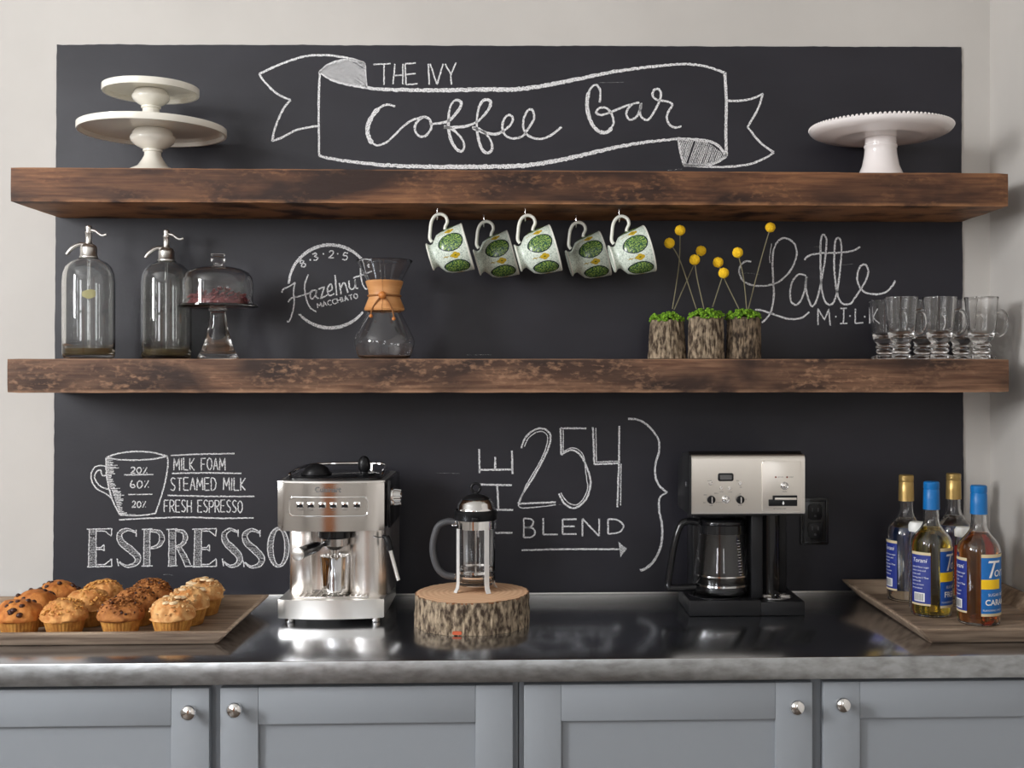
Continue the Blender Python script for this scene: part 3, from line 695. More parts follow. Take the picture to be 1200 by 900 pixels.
# ------------------------------------------------------------------ shelves
ZU, ZL = 1.848, 1.437       # centre heights, 76 mm thick
def shelf(name, zc, u0, u1, m, seed, label):
    Y0, Y1 = -.27, YB - .0015
    x0, x1 = X(u0, Y0), X(u1, Y0)
    mb = MB(); nx = 90; ny = 6; nz = 4
    def P(i, j, k):
        x = x0 + (x1 - x0) * i / nx; y = Y0 + (Y1 - Y0) * j / ny; z = -.038 + .076 * k / nz
        q = Vector((x * 7 + seed, y * 7, z * 7)); edge = (j == 0) + (k in (0, nz)) + (i in (0, nx))
        d = noise.noise(q) * .0012
        if edge >= 2: d += noise.noise(q * 6) * .0014
        if j == 0: y += .0010 * edge + abs(d) * (1 if edge > 1 else .5)
        if k == nz: z -= abs(d) * .6 + .0006 * edge
        if k == 0: z += abs(d) * (1.2 if edge > 1 else .4) + .0006 * edge
        return (x, y, z)
    V = {}
    def vert(i, j, k):
        if (i, j, k) not in V: V[(i, j, k)] = mb.bm.verts.new(P(i, j, k))
        return V[(i, j, k)]
    for i in range(nx):
        for k in range(nz):
            for j in (0, ny): mb.bm.faces.new((vert(i, j, k), vert(i + 1, j, k), vert(i + 1, j, k + 1), vert(i, j, k + 1)))
        for j in range(ny):
            for k in (0, nz): mb.bm.faces.new((vert(i, j, k), vert(i + 1, j, k), vert(i + 1, j + 1, k), vert(i, j + 1, k)))
    for j in range(ny):
        for k in range(nz):
            for i in (0, nx): mb.bm.faces.new((vert(i, j, k), vert(i, j + 1, k), vert(i, j + 1, k + 1), vert(i, j, k + 1)))
    o = mb.obj(name, m, smooth=50); o.location.z = zc
    return tag(o, label, 'shelf')
shelf('wooden_shelf', ZU, 12, 1182, M_['shelf_up'], 1, 'upper thick dark-stained wooden shelf holding the white cake stands')
shelf('wooden_shelf', ZL, 8, 1183, M_['shelf_low'], 5, 'lower thick distressed wooden shelf holding the glassware and planters')
TU, TL, TC = ZU + .038, ZL + .038, .91

# ------------------------------------------------------------------ counter and cabinets
YF = yd(773, TC)
mb = MB(); mb.box(((-1.7 + RX1) / 2, (YF - .0) / 2 - .0015, TC - .0215), (RX1 + 1.7 - .003, -YF - .003, .043), .003)
ct = tag(mb.obj('countertop', M_['counter'], smooth=35), 'long stainless steel worktop running under the chalkboard', 'countertop')
ct.data.materials.append(M_['counter_edge'])
for p in ct.data.polygons:
    if p.normal.y < -.7: p.material_index = 1
mb = MB(); mb.box(((RX1 - 1.09) / 2 - .004, -.0062, TC + .0015), (RX1 + 1.09 - .006, .004, .004), .001)
sl = mb.obj('sealant_line', M_['steel_m'], ct); sl['label'] = 'thin pale joint where worktop meets wall'
YD = YF + .018         # door faces
def dx(u): return X(u, YD)
zt = W(600, 803, YD)[1]; zp = W(600, 846, YD)[1]
def cabinet(ua, ub, doors, label):
    xa, xb = dx(ua), dx(ub)
    xb = min(xb, RX1 - .004)
    t = thing('base_cabinet', label, 'cabinet', ((xa + xb) / 2, YD, 0)); ox = (xa + xb) / 2
    mb = MB(); mb.box((0, (-YD) / 2 + .011 - .0015, .4825), (xb - xa - .001, -YD - .025, .765)); mb.box((0, (-YD) / 2 + .04, .05), (xb - xa - .001, -YD - .09, .1))
    mb.obj('cabinet_body', M_['cab'], t, smooth=0)
    for (u0, u1, uk, vk) in doors:
        x0, x1 = dx(u0) - ox, min(dx(u1), RX1 - .006) - ox; z0 = .13; sw = .07
        mb = MB()
        yy = .010
        mb.box((x0 + sw / 2, yy, (z0 + zt) / 2), (sw, .020, zt - z0), .0012); mb.box((x1 - sw / 2, yy, (z0 + zt) / 2), (sw, .020, zt - z0), .0012)
        mb.box(((x0 + x1) / 2, yy, (zp + zt) / 2), (x1 - x0 - 2 * sw - .0002, .020, zt - zp), .0012); mb.box(((x0 + x1) / 2, yy, z0 + sw / 2), (x1 - x0 - 2 * sw - .0002, .020, sw), .0012)
        d = mb.obj('door', M_['cab'], t, smooth=35)
        mb = MB(); mb.box(((x0 + x1) / 2, .0135, (z0 + sw + zp) / 2), (x1 - x0 - 2 * sw + .002, .009, zp - z0 - sw + .002)); mb.obj('door_panel', M_['cab'], d, smooth=0)
        kx, kz = W(uk, vk, YD - .02)
        mb = MB(); mb.lathe([(0, 0), (.0085, 0), (.0085, .002), (.005, .005), (.0045, .011), (.008, .015), (.0135, .019), (.0150, .024), (.0125, .029), (.007, .0315), (0, .0322)], n=32,
                            mtx=Matrix.Translation((kx - ox, 0, kz)) @ Matrix.Rotation(PI / 2, 4, 'X'))
        kn = mb.obj('knob', M_['chrome'], d, smooth=60); kn['label'] = 'round polished chrome knob'
cabinet(-103, 607.5, [(-96, 245, 221, 835), (258, 601, 275, 832)], 'blue-grey shaker base cabinet with two doors under the left half of the worktop')
cabinet(608, 1320, [(614, 952, 934, 829), (965, 1306, 988, 826)], 'blue-grey shaker base cabinet with two doors under the right half of the worktop')

# ------------------------------------------------------------------ wall outlet
x, z = W(954, 610.5, YB)
t = thing('power_outlet', 'black double power outlet on the chalkboard beside the coffee maker', 'outlet', (x, YB - .0005, z))
mb = MB(); mb.prism(rrect(.068, .114, .004), -.006, 0, 'y', bev=.0015); mb.obj('cover_plate', M_['cover'], t)
for sx in (-1, 1):
    pass
mb = MB()
for sx in (-1, 1): mb.box((sx * .0285, -.0075, 0), (.004, .003, .104), .001)
for sz in (-1, 1): mb.box((0, -.0075, sz * .0505), (.053, .003, .004), .001)
mb.obj('raised_frame', M_['black_g'], t)
for sz in (-1, 1):
    mb = MB(); mb.prism(rrect(.034, .038, .008, c=(0, sz * .0225)), -.0105, -.006, 'y', bev=.001)
    s_ = mb.obj('socket', M_['black'], t)
    mb = MB()
    for sx in (-1, 1): mb.box((sx * .007, -.0108, sz * .0225 + .006), (.003, .001, .009))
    mb.cyl((0, -.0103, sz * .0225 - .009), .003, .001, '-y', n=12)
    mb.obj('socket_slots', M_['rubber'], s_, smooth=0)

# ------------------------------------------------------------------ white cake stands on the upper shelf
def cake_stand(name, label, loc, r, h, bulb, sr, m, foot=True):
    t = thing(name, label, 'cake stand', loc)
    mb = MB()
    f = r * .35
    mb.lathe([(0, .001), (f * .9, .001), (f, 0.0), (f * 1.02, .004), (f * .93, .010), (f * .6, .019), (sr * 1.35, h * .30), (sr * 1.02, h * .40), (sr, h * .47), (sr * 1.18, h * .49), (sr * 1.18, h * .52),
              (sr * 1.05, h * .53), (bulb * .72, h * .60), (bulb * .93, h * .68), (bulb, h * .75), (bulb * .97, h * .80), (bulb * .90, h * .805), (bulb * .9, h * .86), (bulb * .8, h - .007), (0, h - .007)], n=64)
    mb.obj('pedestal', m, t, 50)
    mb = MB()
    mb.lathe([(0, h - .007), (r - .008, h - .0055), (r - .0055, h - .0145), (r - .001, h - .015), (r, h - .013), (r, h - .001), (r - .0015, h), (r - .01, h - .003), (0, h - .004)], n=96)
    mb.obj('plate', m, t, 50)
    return t
xs = X(180, -.168)
cake_stand('cake_stand', 'large cream ceramic cake stand on the upper shelf, under a smaller one', (X(179, -.168), -.168, TU + .0005), .160, .108, .049, .018, M_['ceramic'])
cake_stand('cake_stand', 'small cream ceramic cake stand stacked on top of the larger one', (X(177, -.168), -.168, TU + .1055), .104, .092, .041, .018, M_['ceramic'])
t = thing('cake_stand', 'white cake stand with a beaded rim alone at the right of the upper shelf', 'cake stand', (X(1032, -.168), -.168, TU + .0005))
mb = MB(); mb.lathe([(0, 0), (.057, 0), (.058, .003), (.050, .012), (.042, .030), (.037, .055), (.0355, .070), (.0375, .073), (.0375, .077), (.035, .079), (.035, .100), (0, .100)], n=64); mb.obj('pedestal', M_['ceramic2'], t, 50)
mb = MB(); mb.lathe([(0, .094), (.09, .0945), (.100, .0925), (.106, .0945), (.14, .1), (.154, .106), (.160, .112), (.1605, .116), (.157, .117), (.145, .111), (0, .104)], n=96); pl = mb.obj('plate', M_['ceramic2'], t, 50)
mb = MB()
for k in range(100):
    a = 2 * PI * k / 100; mb.ball((.1585 * math.cos(a), .1585 * math.sin(a), .1175), .0040, 1)
mb.obj('beaded_rim', M_['ceramic2'], pl)

# ------------------------------------------------------------------ soda siphons
def shell(outer, th, bottom):
    """closed glass profile: outer from bottom centre up to the lip, back down inside"""
    inner = [(max(r - th, .001), z) for r, z in outer if z > bottom]
    return [(0, outer[0][1])] + outer + [(outer[-1][0] - th * .5, outer[-1][1] + th * .4)] + inner[::-1] + [(inner[0][0] * .92, bottom), (0, bottom)]
def siphon(u, Y, label, sticker):
    t = thing('soda_siphon', label, 'siphon bottle', (X(u, Y), Y, TL + .0006))
    body = [(.050, 0), (.054, .003), (.056, .012), (.0563, .05), (.0563, .17), (.0545, .190), (.049, .205), (.038, .216), (.024, .223), (.0175, .228), (.016, .236)]
    mb = MB(); mb.lathe(shell(body, .0035, .008), n=64); g = mb.obj('glass_bottle', M_['glassg'], t, 50)
    mb = MB(); mb.lathe([(0, .0085), (.0505, .0085), (.0519, .013), (.0520, .0225), (0, .0225)], n=48); lq = mb.obj('liquid', M_['residue'], t); lq['label'] = 'shallow brown liquid at the bottom'
    mb = MB(); mb.tube([(0, 0, .018), (0, 0, .24)], .0032, 10); mb.obj('dip_tube', M_['glass'], t)
    mb = MB(); mb.lathe([(0, .225), (.0195, .225), (.0198, .229), (.0180, .231), (.0180, .247), (.0168, .252), (.012, .256), (.0075, .258), (.0065, .262), (.0065, .280), (.0075, .281), (.0075, .285), (.006, .286), (.0062, .290), (.0070, .293), (.0062, .297), (.003, .299), (0, .2993)], n=32)
    hd = mb.obj('valve_head', M_['steel_m'], t, 45)
    mb = MB(); p = cr([(-.008, 0, .256), (-.020, -.003, .256), (-.034, -.006, .248), (-.046, -.008, .233)], 6); mb.tube(p, [.0042] * (len(p) - 3) + [.0038, .0036, .0036], 12); mb.obj('spout', M_['steel_m'], t)
    mb = MB(); p = cr([(.005, 0, .289), (.014, 0, .287), (.022, 0, .281), (.030, 0, .277), (.039, 0, .279)], 6); mb.tube(p, [.0032] * 8 + [.0026] * (len(p) - 8), 10, flat=.7); mb.obj('lever', M_['steel_m'], t)
    if sticker:
        mb = MB(); R_ = .0572; a0 = math.radians(-84); a1 = math.radians(-56)
        n = 12; outl = []
        for k in range(n + 1):
            q = k / n; outl.append((a0 + (a1 - a0) * q, .146 + .006 * math.sin(q * PI * .8) ))
        for k in range(n + 1):
            q = 1 - k / n; outl.append((a0 + (a1 - a0) * q, .137 - .006 * math.sin(q * PI)))
        mb.poly([(R_ * math.cos(a), R_ * math.sin(a), z) for a, z in outl]); st = mb.obj('sticker', mat('old_sticker', '#a8a377', .6), t, 0); st['label'] = 'small torn yellow-green sticker'
    return t
siphon(104, -.155, 'leftmost glass soda siphon with a small yellowed sticker', True)
siphon(195, -.085, 'second glass soda siphon, beside the domed glass cake stand', False)

# ------------------------------------------------------------------ glass cake stand with dome
Yc = -.16
t = thing('glass_cake_stand', 'footed clear glass cake stand between siphon and carafe', 'cake stand', (X(255.5, Yc), Yc, TL + .0006))
mb = MB(); mb.lathe([(0, .004), (.030, .004), (.043, 0), (.045, .003), (.040, .012), (.030, .035), (.022, .065), (.0175, .095), (.0170, .106), (.020, .110), (.06, .112), (.084, .1135), (.0885, .117), (.088, .121), (.083, .118), (.04, .1165), (0, .1165)], n=64)
mb.obj('footed_plate', M_['glass'], t, 50)
td = thing('glass_dome', 'clear glass dome with knob covering the red treats', 'glass dome', (X(255.5, Yc), Yc, TL + .1193))
outer = [(.0785, 0), (.0785, .004), (.077, .01), (.077, .050), (.075, .064), (.068, .075), (.052, .083), (.030, .088), (.013, .090)]
inner = [(r - .0025, z - (.0025 if z > .06 else 0)) for r, z in outer]
mb = MB(); mb.lathe([(.0755, 0)] + outer + [(.010, .092), (.010, .096), (.016, .099), (.0175, .104), (.013, .109), (.015, .114), (.0165, .1165), (.0, .115)], n=64)
mb.lathe([(.0755, 0)] + inner[1:] + [(0, .0878)], n=64)
bmesh.ops.remove_doubles(mb.bm, verts=mb.bm.verts, dist=1e-5)
mb.obj('dome', M_['glass'], td, 50)
random.seed(5); mb = MB()
for k in range(150):
    a = random.uniform(0, 2 * PI); r = .066 * math.sqrt(random.random()); z = TL + .1205 + .004 + random.uniform(.002, .036) * (1.25 - r / .08)
    th_ = random.uniform(0, PI); l = random.uniform(.006, .013); cx, cy = X(255.5, Yc) + r * math.cos(a), Yc + r * math.sin(a)
    d = Vector((math.cos(th_) * l, math.sin(th_) * l, random.uniform(-.4, .4) * l)); c0 = Vector((cx, cy, max(z, TL + .1235)))
    mb.tube([c0 - d * .5, c0 + Vector((0, 0, .0015)), c0 + d * .5], [.0018, .0028, .0018], 5)
mb.lathe([(0, 0), (.066, 0), (.067, .003), (.060, .014), (.03, .022), (0, .023)], c=(X(255.5, Yc), Yc, TL + .1187), n=40)
o = mb.obj('red_treats', M_['red_treat'], None, 40); tag(o, 'heap of dark red shredded treats under the glass dome', 'treats'); o['kind'] = 'stuff'

# ------------------------------------------------------------------ pour-over carafe
Yc = -.16; t = thing('pour_over_carafe', 'hourglass glass pour-over carafe with wooden collar and leather tie', 'coffee carafe', (X(450.5, Yc), Yc, TL + .0006))
body = [(.050, 0), (.057, .003), (.062, .012), (.0675, .030), (.0675, .042), (.060, .060), (.046, .088), (.034, .112), (.0265, .132), (.0262, .142), (.034, .165), (.0475, .192), (.0635, .2215)]
sm = [(p.x, p.y) for p in cr([(a, b) for a, b in body], 3)]
mb = MB(); mb.lathe(shell(sm, .0022, .0035), n=72); mb.obj('glass_body', M_['glass'], t, 60)
for side in (0, 1):
    mb = MB()
    a0, a1 = (math.radians(-89.3), math.radians(89.3)) if side else (math.radians(90.7), math.radians(269.3))
    rot = Matrix.Rotation(0, 4, 'Z')
    P0 = [(.0335, .106), (.044, .108), (.0455, .112), (.0385, .130), (.0345, .141), (.0365, .155), (.0415, .170), (.0425, .174), (.0400, .176), (.0385, .174), (.0300, .150), (.0290, .140), (.0300, .130), (.0362, .112)]
    mb.lathe(P0 + [P0[0]], n=32, a0=a0, a1=a1)
    bmesh.ops.remove_doubles(mb.bm, verts=mb.bm.verts, dist=1e-6); bmesh.ops.holes_fill(mb.bm, edges=[e for e in mb.bm.edges if e.is_boundary], sides=40)
    mb.obj('wooden_collar', M_['collar'], t, 40)
mb = MB(); mb.tube([(.0362 * math.cos(a), .0362 * math.sin(a), .1415) for a in [2 * PI * k / 40 for k in range(40)]], .0024, 8, closed=True)
mb.tube(cr([(-.002, -.037, .140), (-.012, -.041, .128), (-.022, -.041, .112), (-.024, -.050, .098)], 5), .0016, 6)
mb.tube(cr([(.002, -.037, .140), (.011, -.041, .130), (.021, -.041, .112), (.026, -.046, .092)], 5), .0016, 6)
mb.obj('leather_tie', M_['leather'], t)
for c, r in (((0, -.0425, .141), .0088), ((-.024, -.051, .094), .0042), ((.026, -.047, .088), .0042)):
    mb = MB(); mb.ball(c, r, 3); mb.obj('bead', M_['bead'], t, 60)
for sx in (-1, 1):
    mb = MB(); mb.tube([(sx * .0045, -.034, .172), (sx * .0045, -.0585, .218)], .0013, 8); mb.obj('channel_edge', M_['glass'], t)
mb = MB(); mb.tube(cr([(-.006, -.030, .104), (0, -.036, .099), (.006, -.030, .104)], 5), .0012, 8)
mb.obj('glass_button', M_['glass'], t)

# ------------------------------------------------------------------ log planters, moss, billy buttons
def bark_log(r0, r1, h, m, seed, n=150, rows=22, amp=.0035, cut=None):
    mb = MB()
    def rf(a, z, r):
        q = Vector((math.cos(a) * 9 + seed, math.sin(a) * 9, z * 26)); q2 = Vector((math.cos(a) * 26, math.sin(a) * 26 + seed, z * 50))
        return r * (1 + .03 * noise.noise(Vector((math.cos(a) * 1.6 + seed, math.sin(a) * 1.6, 0)))) - amp * (abs(noise.noise(q)) * 1.5 + abs(noise.noise(q2)) * .8)
    prof = [(0, 0), (r0 * .9, 0)] + [(r0 + (r1 - r0) * k / rows, h * k / rows) for k in range(rows + 1)] + [(r1 - .006, h)]
    mb.lathe(prof, n=n, rf=rf)
    return mb, rf
GRP = 'log planters on the lower shelf'
specs = [(781.5, -.150, .0455, .0385, .088, 'bark', 1.3, 'left bark log planter with moss, flared at its foot'), (827.5, -.185, .0420, .0400, .094, 'bark', 5.2, 'middle bark log planter with moss, nearest of the three'),
         (871.5, -.175, .0405, .0385, .093, 'bark2', 9.9, 'right dark bark log planter with moss, beside the Latte lettering')]
for u, Y, r0, r1, h, m, sd, lab in specs:
    t = thing('log_planter', lab, 'planter', (X(u, Y), Y, TL + .0006), group=GRP)
    mb, rf = bark_log(r0, r1, h, m, sd); mb.lathe([(r1 - .006, h), (0, h - .002)], n=150, rf=rf)
    bmesh.ops.remove_doubles(mb.bm, verts=mb.bm.verts, dist=1e-5)
    mb.obj('bark_pot', M_[m], t, 60)
    random.seed(int(sd * 10)); mb = MB()
    for k in range(420):
        a = random.uniform(0, 2 * PI); q = math.sqrt(random.random()); r = (r1 + .001) * q
        z = h - .004 + .017 * (1 - q * q) ** .5 * random.uniform(.55, 1.0) + (.006 if noise.noise(Vector((r * math.cos(a) * 60, r * math.sin(a) * 60, sd))) > .1 else 0)
        mb.ball((r * math.cos(a), r * math.sin(a), z), random.uniform(.0022, .0042), 1, jit=.35)
    o = mb.obj('moss', M_['moss'], t, 60); o['kind'] = 'stuff'
heads = [((797, 270), [(795.5, 310), (788, 360)], 0, 'tallest yellow ball flower in the left log planter'),
         ((784.5, 285), [(797, 305), (816, 360)], 1, 'leftmost yellow ball flower, leaning left out of the middle planter'),
         ((821.5, 294), [(813, 312), (790, 361)], 0, 'yellow ball flower leaning right from left planter, upper of a touching pair'),
         ((814, 304.5), [(817, 325), (825, 360)], 1, 'yellow ball flower of middle planter, lower of the left touching pair'),
         ((841.5, 307.5), [(849, 325), (866, 360)], 2, 'yellow ball flower leaning left from right planter, upper of a touching pair'),
         ((848, 320), [(843, 336), (835, 358)], 1, 'lowest yellow ball flower, leaning right from middle planter'),
         ((864.5, 296), [(871, 325), (875, 360)], 2, 'yellow ball flower rising straight above the right planter'),
         ((902.7, 266.4), [(890, 312), (877, 360)], 2, 'tallest rightmost yellow ball flower, by the Latte lettering')]
for i, ((hu, hv), st, pi_, lab) in enumerate(heads):
    Y = specs[pi_][1] - .012 + (i % 3) * .008
    base = W(*st[-1], Y); head = W(hu, hv, Y - .004 + .010 * (i % 2)); mid = W(*st[0], Y)
    yh = Y - .004 + .010 * (i % 2)
    if i in (2, 4): yh += .022
    head = W(hu, hv, yh)
    t = thing('ball_flower', lab, 'flower', (base[0], Y, base[1] - .004), group='yellow ball flowers in the log planters')
    o0 = Vector((base[0], Y, base[1] - .004))
    pts = cr([Vector((0, 0, 0)), Vector((mid[0], (Y + yh) / 2, mid[1])) - o0, Vector((head[0], yh, head[1])) - o0], 8)
    mb = MB(); mb.tube(pts, [.0013] * (len(pts) - 3) + [.0012, .0013, .0016], 7); mb.obj('stem', M_['stem'], t)
    mb = MB(); vs = mb.ball(Vector((head[0], yh, head[1])) - o0, .0118 if i != 7 else .0112, 4)
    c0 = Vector((head[0], yh, head[1])) - o0
    for v in vs:
        d = v.co - c0; v.co = c0 + d * (1 + .05 * noise.cell(d * 900) + .06 * noise.noise(d * 500))
    mb.obj('flower_head', M_['billy'], t, 0)

# ------------------------------------------------------------------ glass coffee mugs
def glass_mug(label, u, Y, rotz):
    t = thing('glass_mug', label, 'mug', (X(u, Y), Y, TL + .0006), rotz, 'footed glass mugs on the lower shelf')
    mb = MB()
    mb.lathe([(0, .004), (.022, .003), (.031, 0), (.0325, .002), (.030, .0055), (.018, .010), (.0165, .013), (.0205, .016), (.0215, .019), (.0185, .0225), (.0180, .024), (.0215, .0265), (.0225, .0295), (.0195, .033), (.0180, .035),
              (.0195, .0375), (.0225, .0405), (.0265, .046), (.0290, .054), (.0300, .062), (.0330, .090), (.0365, .132), (.0378, .1375), (.0375, .1395), (.0355, .1395), (.0345, .136), (.0310, .095), (.0280, .064), (.0255, .056), (.018, .051), (0, .049)], n=56)
    mb.obj('glass_body', M_['glass'], t, 50)
    mb = MB(); p = cr([(.0318, 0, .058), (.040, 0, .053), (.052, 0, .060), (.0585, 0, .078), (.056, 0, .098), (.047, 0, .108), (.0345, 0, .106)], 6)
    mb.tube(p, .0046, 12, flat=1.2); mb.obj('handle', M_['glass'], t)
    return t
glass_mug('front right footed glass mug, its handle past the shelf end by the wall', 1150, -.195, 0)
glass_mug('front middle footed glass mug in the group of clear mugs', 1101, -.195, -.62)
glass_mug('front left footed glass mug in the group of clear mugs', 1056, -.195, -.62)
glass_mug('back right footed glass mug, seen between the front right and middle mugs', 1126, -.072, -.62)
glass_mug('back middle footed glass mug, seen between the front middle and left mugs', 1081, -.072, -.62)
glass_mug('back left footed glass mug, farthest left over the last letter of MILK', 1037, -.072, -.62)

# ------------------------------------------------------------------ patterned mugs on cup hooks
ZBOT = ZU - .038
mugs = [(512.5, 253.5, -.215, 'leftmost patterned green mug hanging from the upper shelf'), (567, 262, -.105, 'second patterned green mug from the left, hanging further back'),
        (615.5, 255, -.215, 'third and middle patterned green mug of the hanging five'), (675, 263, -.105, 'fourth hanging patterned green mug, in shade further back'),
        (725.5, 256, -.215, 'rightmost patterned green mug hanging from the upper shelf')]
proto = None
hproto = None
for i, (u, v, Y, lab) in enumerate(mugs):
    x, z = W(u, v, Y)
    rot = math.radians(74)
    if proto is None:
        proto = thing('patterned_mug', lab, 'mug', (x, Y, z), group='patterned mugs hanging from the upper shelf')
        # body axis runs from foot (left) to rim (right); build upright then turn about y
        # mug frame: handle towards +x of the upright mug; hanging point H on the handle
        H = Vector((.0685, 0, .034))
        TR = Matrix.Rotation(rot, 4, 'Y').to_3x3()
        # upright handle side must face up after the turn, so mirror: handle on -x
        H = Vector((-.0825, 0, .042))
        def piece(mb, nm, mt, par, sm=50):
            o = mb.obj(nm, mt, par, sm); o.location = -(TR @ H); o.rotation_euler = (0, rot, 0); return o
        mb = MB(); mb.lathe([(0, .003), (.024, .002), (.030, 0), (.0305, .003), (.0275, .006), (.0255, .010), (.0262, .015), (.034, .021), (.0425, .028), (.0475, .040), (.0500, .055), (.0520, .072), (.0530, .087), (.0520, .0885), (.0505, .087), (.0490, .070), (.0465, .045), (.040, .030), (.025, .022), (0, .020)], n=64)
        piece(mb, 'mug_body', M_['mug'], proto)
        mb = MB(); p = cr([(-.031, 0, .015), (-.040, 0, .0125), (-.056, 0, .018), (-.074, 0, .026), (-.0845, 0, .037), (-.0855, 0, .050), (-.077, 0, .0595), (-.065, 0, .060), (-.056, 0, .053), (-.0495, 0, .050)], 6)
        mb.tube(p, [.0042] + [.0038] * (len(p) - 2) + [.0048], 12, flat=1.2); piece(mb, 'handle', M_['mugrim'], proto)
        mb = MB(); mb.lathe([(.0535, .0875), (.0528, .0895), (.0508, .0895), (.0502, .0875), (.0508, .086), (.0532, .086), (.0535, .0875)], n=64); piece(mb, 'rim', M_['mugrim'], proto)
        mb = MB(); mb.lathe([(.0304, .0005), (.0314, .002), (.0304, .0038), (.0285, .003), (.0285, .001), (.0304, .0005)], n=48); piece(mb, 'foot_ring', M_['mugrim'], proto)
    else:
        dup(proto, (x, Y, z), None, lab)
for i, (u, v, Y, lab) in enumerate(mugs):
    x, z = W(u, v, Y)
    hl = ['leftmost', 'second', 'middle', 'fourth', 'rightmost'][i] + ' small metal cup hook under the upper shelf, holding a patterned mug'
    mb = MB()
    zt_ = ZBOT - (z) - .0005
    p = [Vector((0, 0, zt_)), Vector((0, 0, .0085))] + cr([(0, .0005, .006), (0, .006, .002), (0, .0068, -.005), (0, .001, -.0088), (0, -.0055, -.007), (0, -.0075, -.001)], 5)
    mb.tube(p, .00115, 8); mb.cyl((0, 0, zt_ - .0015), .004, .0015, 'z', n=16)
    o = mb.obj('cup_hook', M_['chrome'], None, 60); o.location = (x, Y, z - .0045 + .0045); tag(o, hl, 'hook', 'cup hooks under the upper shelf')

# ------------------------------------------------------------------ espresso machine (front faces -y)
YE = yd(731, TC, 390)
xe = X(388, YE)
t = thing('espresso_machine', 'stainless steel espresso machine with black side panels on the worktop', 'espresso machine', (xe, YE, TC + .0004))
WE = .112                      # half width
def bow(x, d=.016): return -d * (1 - (x / WE) ** 2)
def bowed(y_back, z0, z1, half=WE, d=.016, n=24):
    out = [(-half + 2 * half * k / n, bow(-half + 2 * half * k / n, d)) for k in range(n + 1)] + [(half, y_back), (-half, y_back)]
    mb = MB(); mb.prism(out, z0, z1, 'z', bev=.0015); return mb
mb = bowed(.24, .012, .052); mb.obj('base', M_['steel_m'], t, 30)
for fx, fy in ((-.090, .02), (.092, .02), (-.090, .21), (.092, .21)):
    mb = MB(); mb.lathe([(0, 0), (.010, 0), (.011, .003), (.009, .0125), (0, .0125)], c=(fx, fy, 0), n=20); mb.obj('foot', M_['chrome_d'], t)
# drip tray: slatted grid let into the base
mb = MB()
for k in range(13): mb.box((-.072 + .012 * k, .055, .0535), (.0035, .09, .003), .0008)
for yy in (.012, .098): mb.box((0, yy, .0535), (.156, .006, .003), .0008)
mb.obj('drip_tray_grid', M_['chrome_d'], t)
# column wall behind the cup space, wings left and right
o_ = [(-.101, .235), (-.101, .070), (-.0985, .064), (-.093, .061), (-.056, .058), (-.051, .061), (-.048, .095), (.020, .095), (.028, .060), (.040, .040), (.060, .030), (.088, .030), (.106, .040), (.117, .062), (.120, .100), (.121, .235)]
mb = MB(); mb.prism(o_[:7] + [(p.x, p.y) for p in cr(o_[7:], 4)], .052, .200, 'z', bev=.001); mb.obj('column', M_['column_steel'], t, 40)
# flared skirt where the right wing meets the base
mb = bowed(.236, .198, .300, half=.1125, d=.018); hd = mb.obj('brew_head', M_['steel'], t, 30)
mb = bowed(.238, .300, .304, half=.1135, d=.0185); mb.obj('top_trim', M_['steel_m'], t, 30)
mb = MB(); mb.box((.1175, .135, .250), (.009, .20, .104), .003); mb.obj('side_panel', M_['black_g'], t)
mb = MB(); mb.box((-.1165, .160, .250), (.007, .15, .10), .003); mb.obj('side_panel', M_['black_g'], t)
mb = MB(); mb.prism(rrect(.205, .215, .03, c=(0, .118)), .304, .308, 'z', bev=.001); mb.obj('warming_plate', M_['black_g'], t)
mb = MB(); p = cr([(-.098, .060, .308), (-.100, .075, .314), (-.094, .150, .319), (-.070, .205, .322), (0, .222, .323), (.070, .215, .323), (.096, .190, .321), (.1, .10, .316), (.099, .070, .308)], 6); mb.tube(p, .0035, 10)
for xx in (-.06, .06): mb.tube([(xx, .21, .306), (xx, .213, .322)], .0028, 8)
mb.obj('cup_rail', M_['chrome'], t)
mb = MB(); mb.lathe([(0, 0), (.030, 0), (.030, .006), (.024, .016), (.012, .023), (0, .025)], c=(-.048, .100, .308), n=32, ); mb.cyl((-.048, .100, .308), .034, .005, 'z', .001); mb.obj('water_lid', M_['black'], t, 50)
mb = MB(); mb.ball((.060, .075, .332), .0135, 3, (1, 1, 1.45)); mb.cyl((.060, .075, .308), .008, .012, 'z', .001); mb.cyl((.060, .09, .308), .022, .003, 'z', .001); mb.obj('tamper_knob', M_['black'], t, 60)
# control panel
def on_head(x, z, off=.0): return (x, bow(x, .018) * 1.0 - off, z)
mb = MB(); zc = .2505
ring = rrect(.166, .040, .009, 5, c=(-.004, zc))
def dens(r, n=5):
    out = []
    for a, b in zip(r, r[1:] + r[:1]):
        for k in range(n): out.append((a[0] + (b[0] - a[0]) * k / n, a[1] + (b[1] - a[1]) * k / n))
    return out
mb.tube([on_head(a, b, .0005) for a, b in dens(ring, 4)], .0011, 6, closed=True); mb.obj('panel_rim', M_['chrome'], hd)
for k, bx_ in enumerate((-.063, -.0395, -.0155, .008, .032, .057)):
    mb = MB(); y_ = bow(bx_, .018)
    mb.box((bx_, y_ - .001, .254), (.0155, .005, .0125), .0015); b_ = mb.obj('button', M_['chrome'], t)
    mb = MB(); mb.box((bx_, y_ - .0037, .2525), (.012, .001, .006)); mb.obj('button_window', M_['black'], b_, 0)
    mb = MB(); text_bm(mb, ['POWER', '1 CUP', '2 CUP', 'BREW', 'STEAM', 'HOT'][k], .0034, lambda a, b, q=bx_: on_head(q + a, .2435 + b, .0006)); mb.obj('button_print', M_['grey_print'], b_, 0, False)
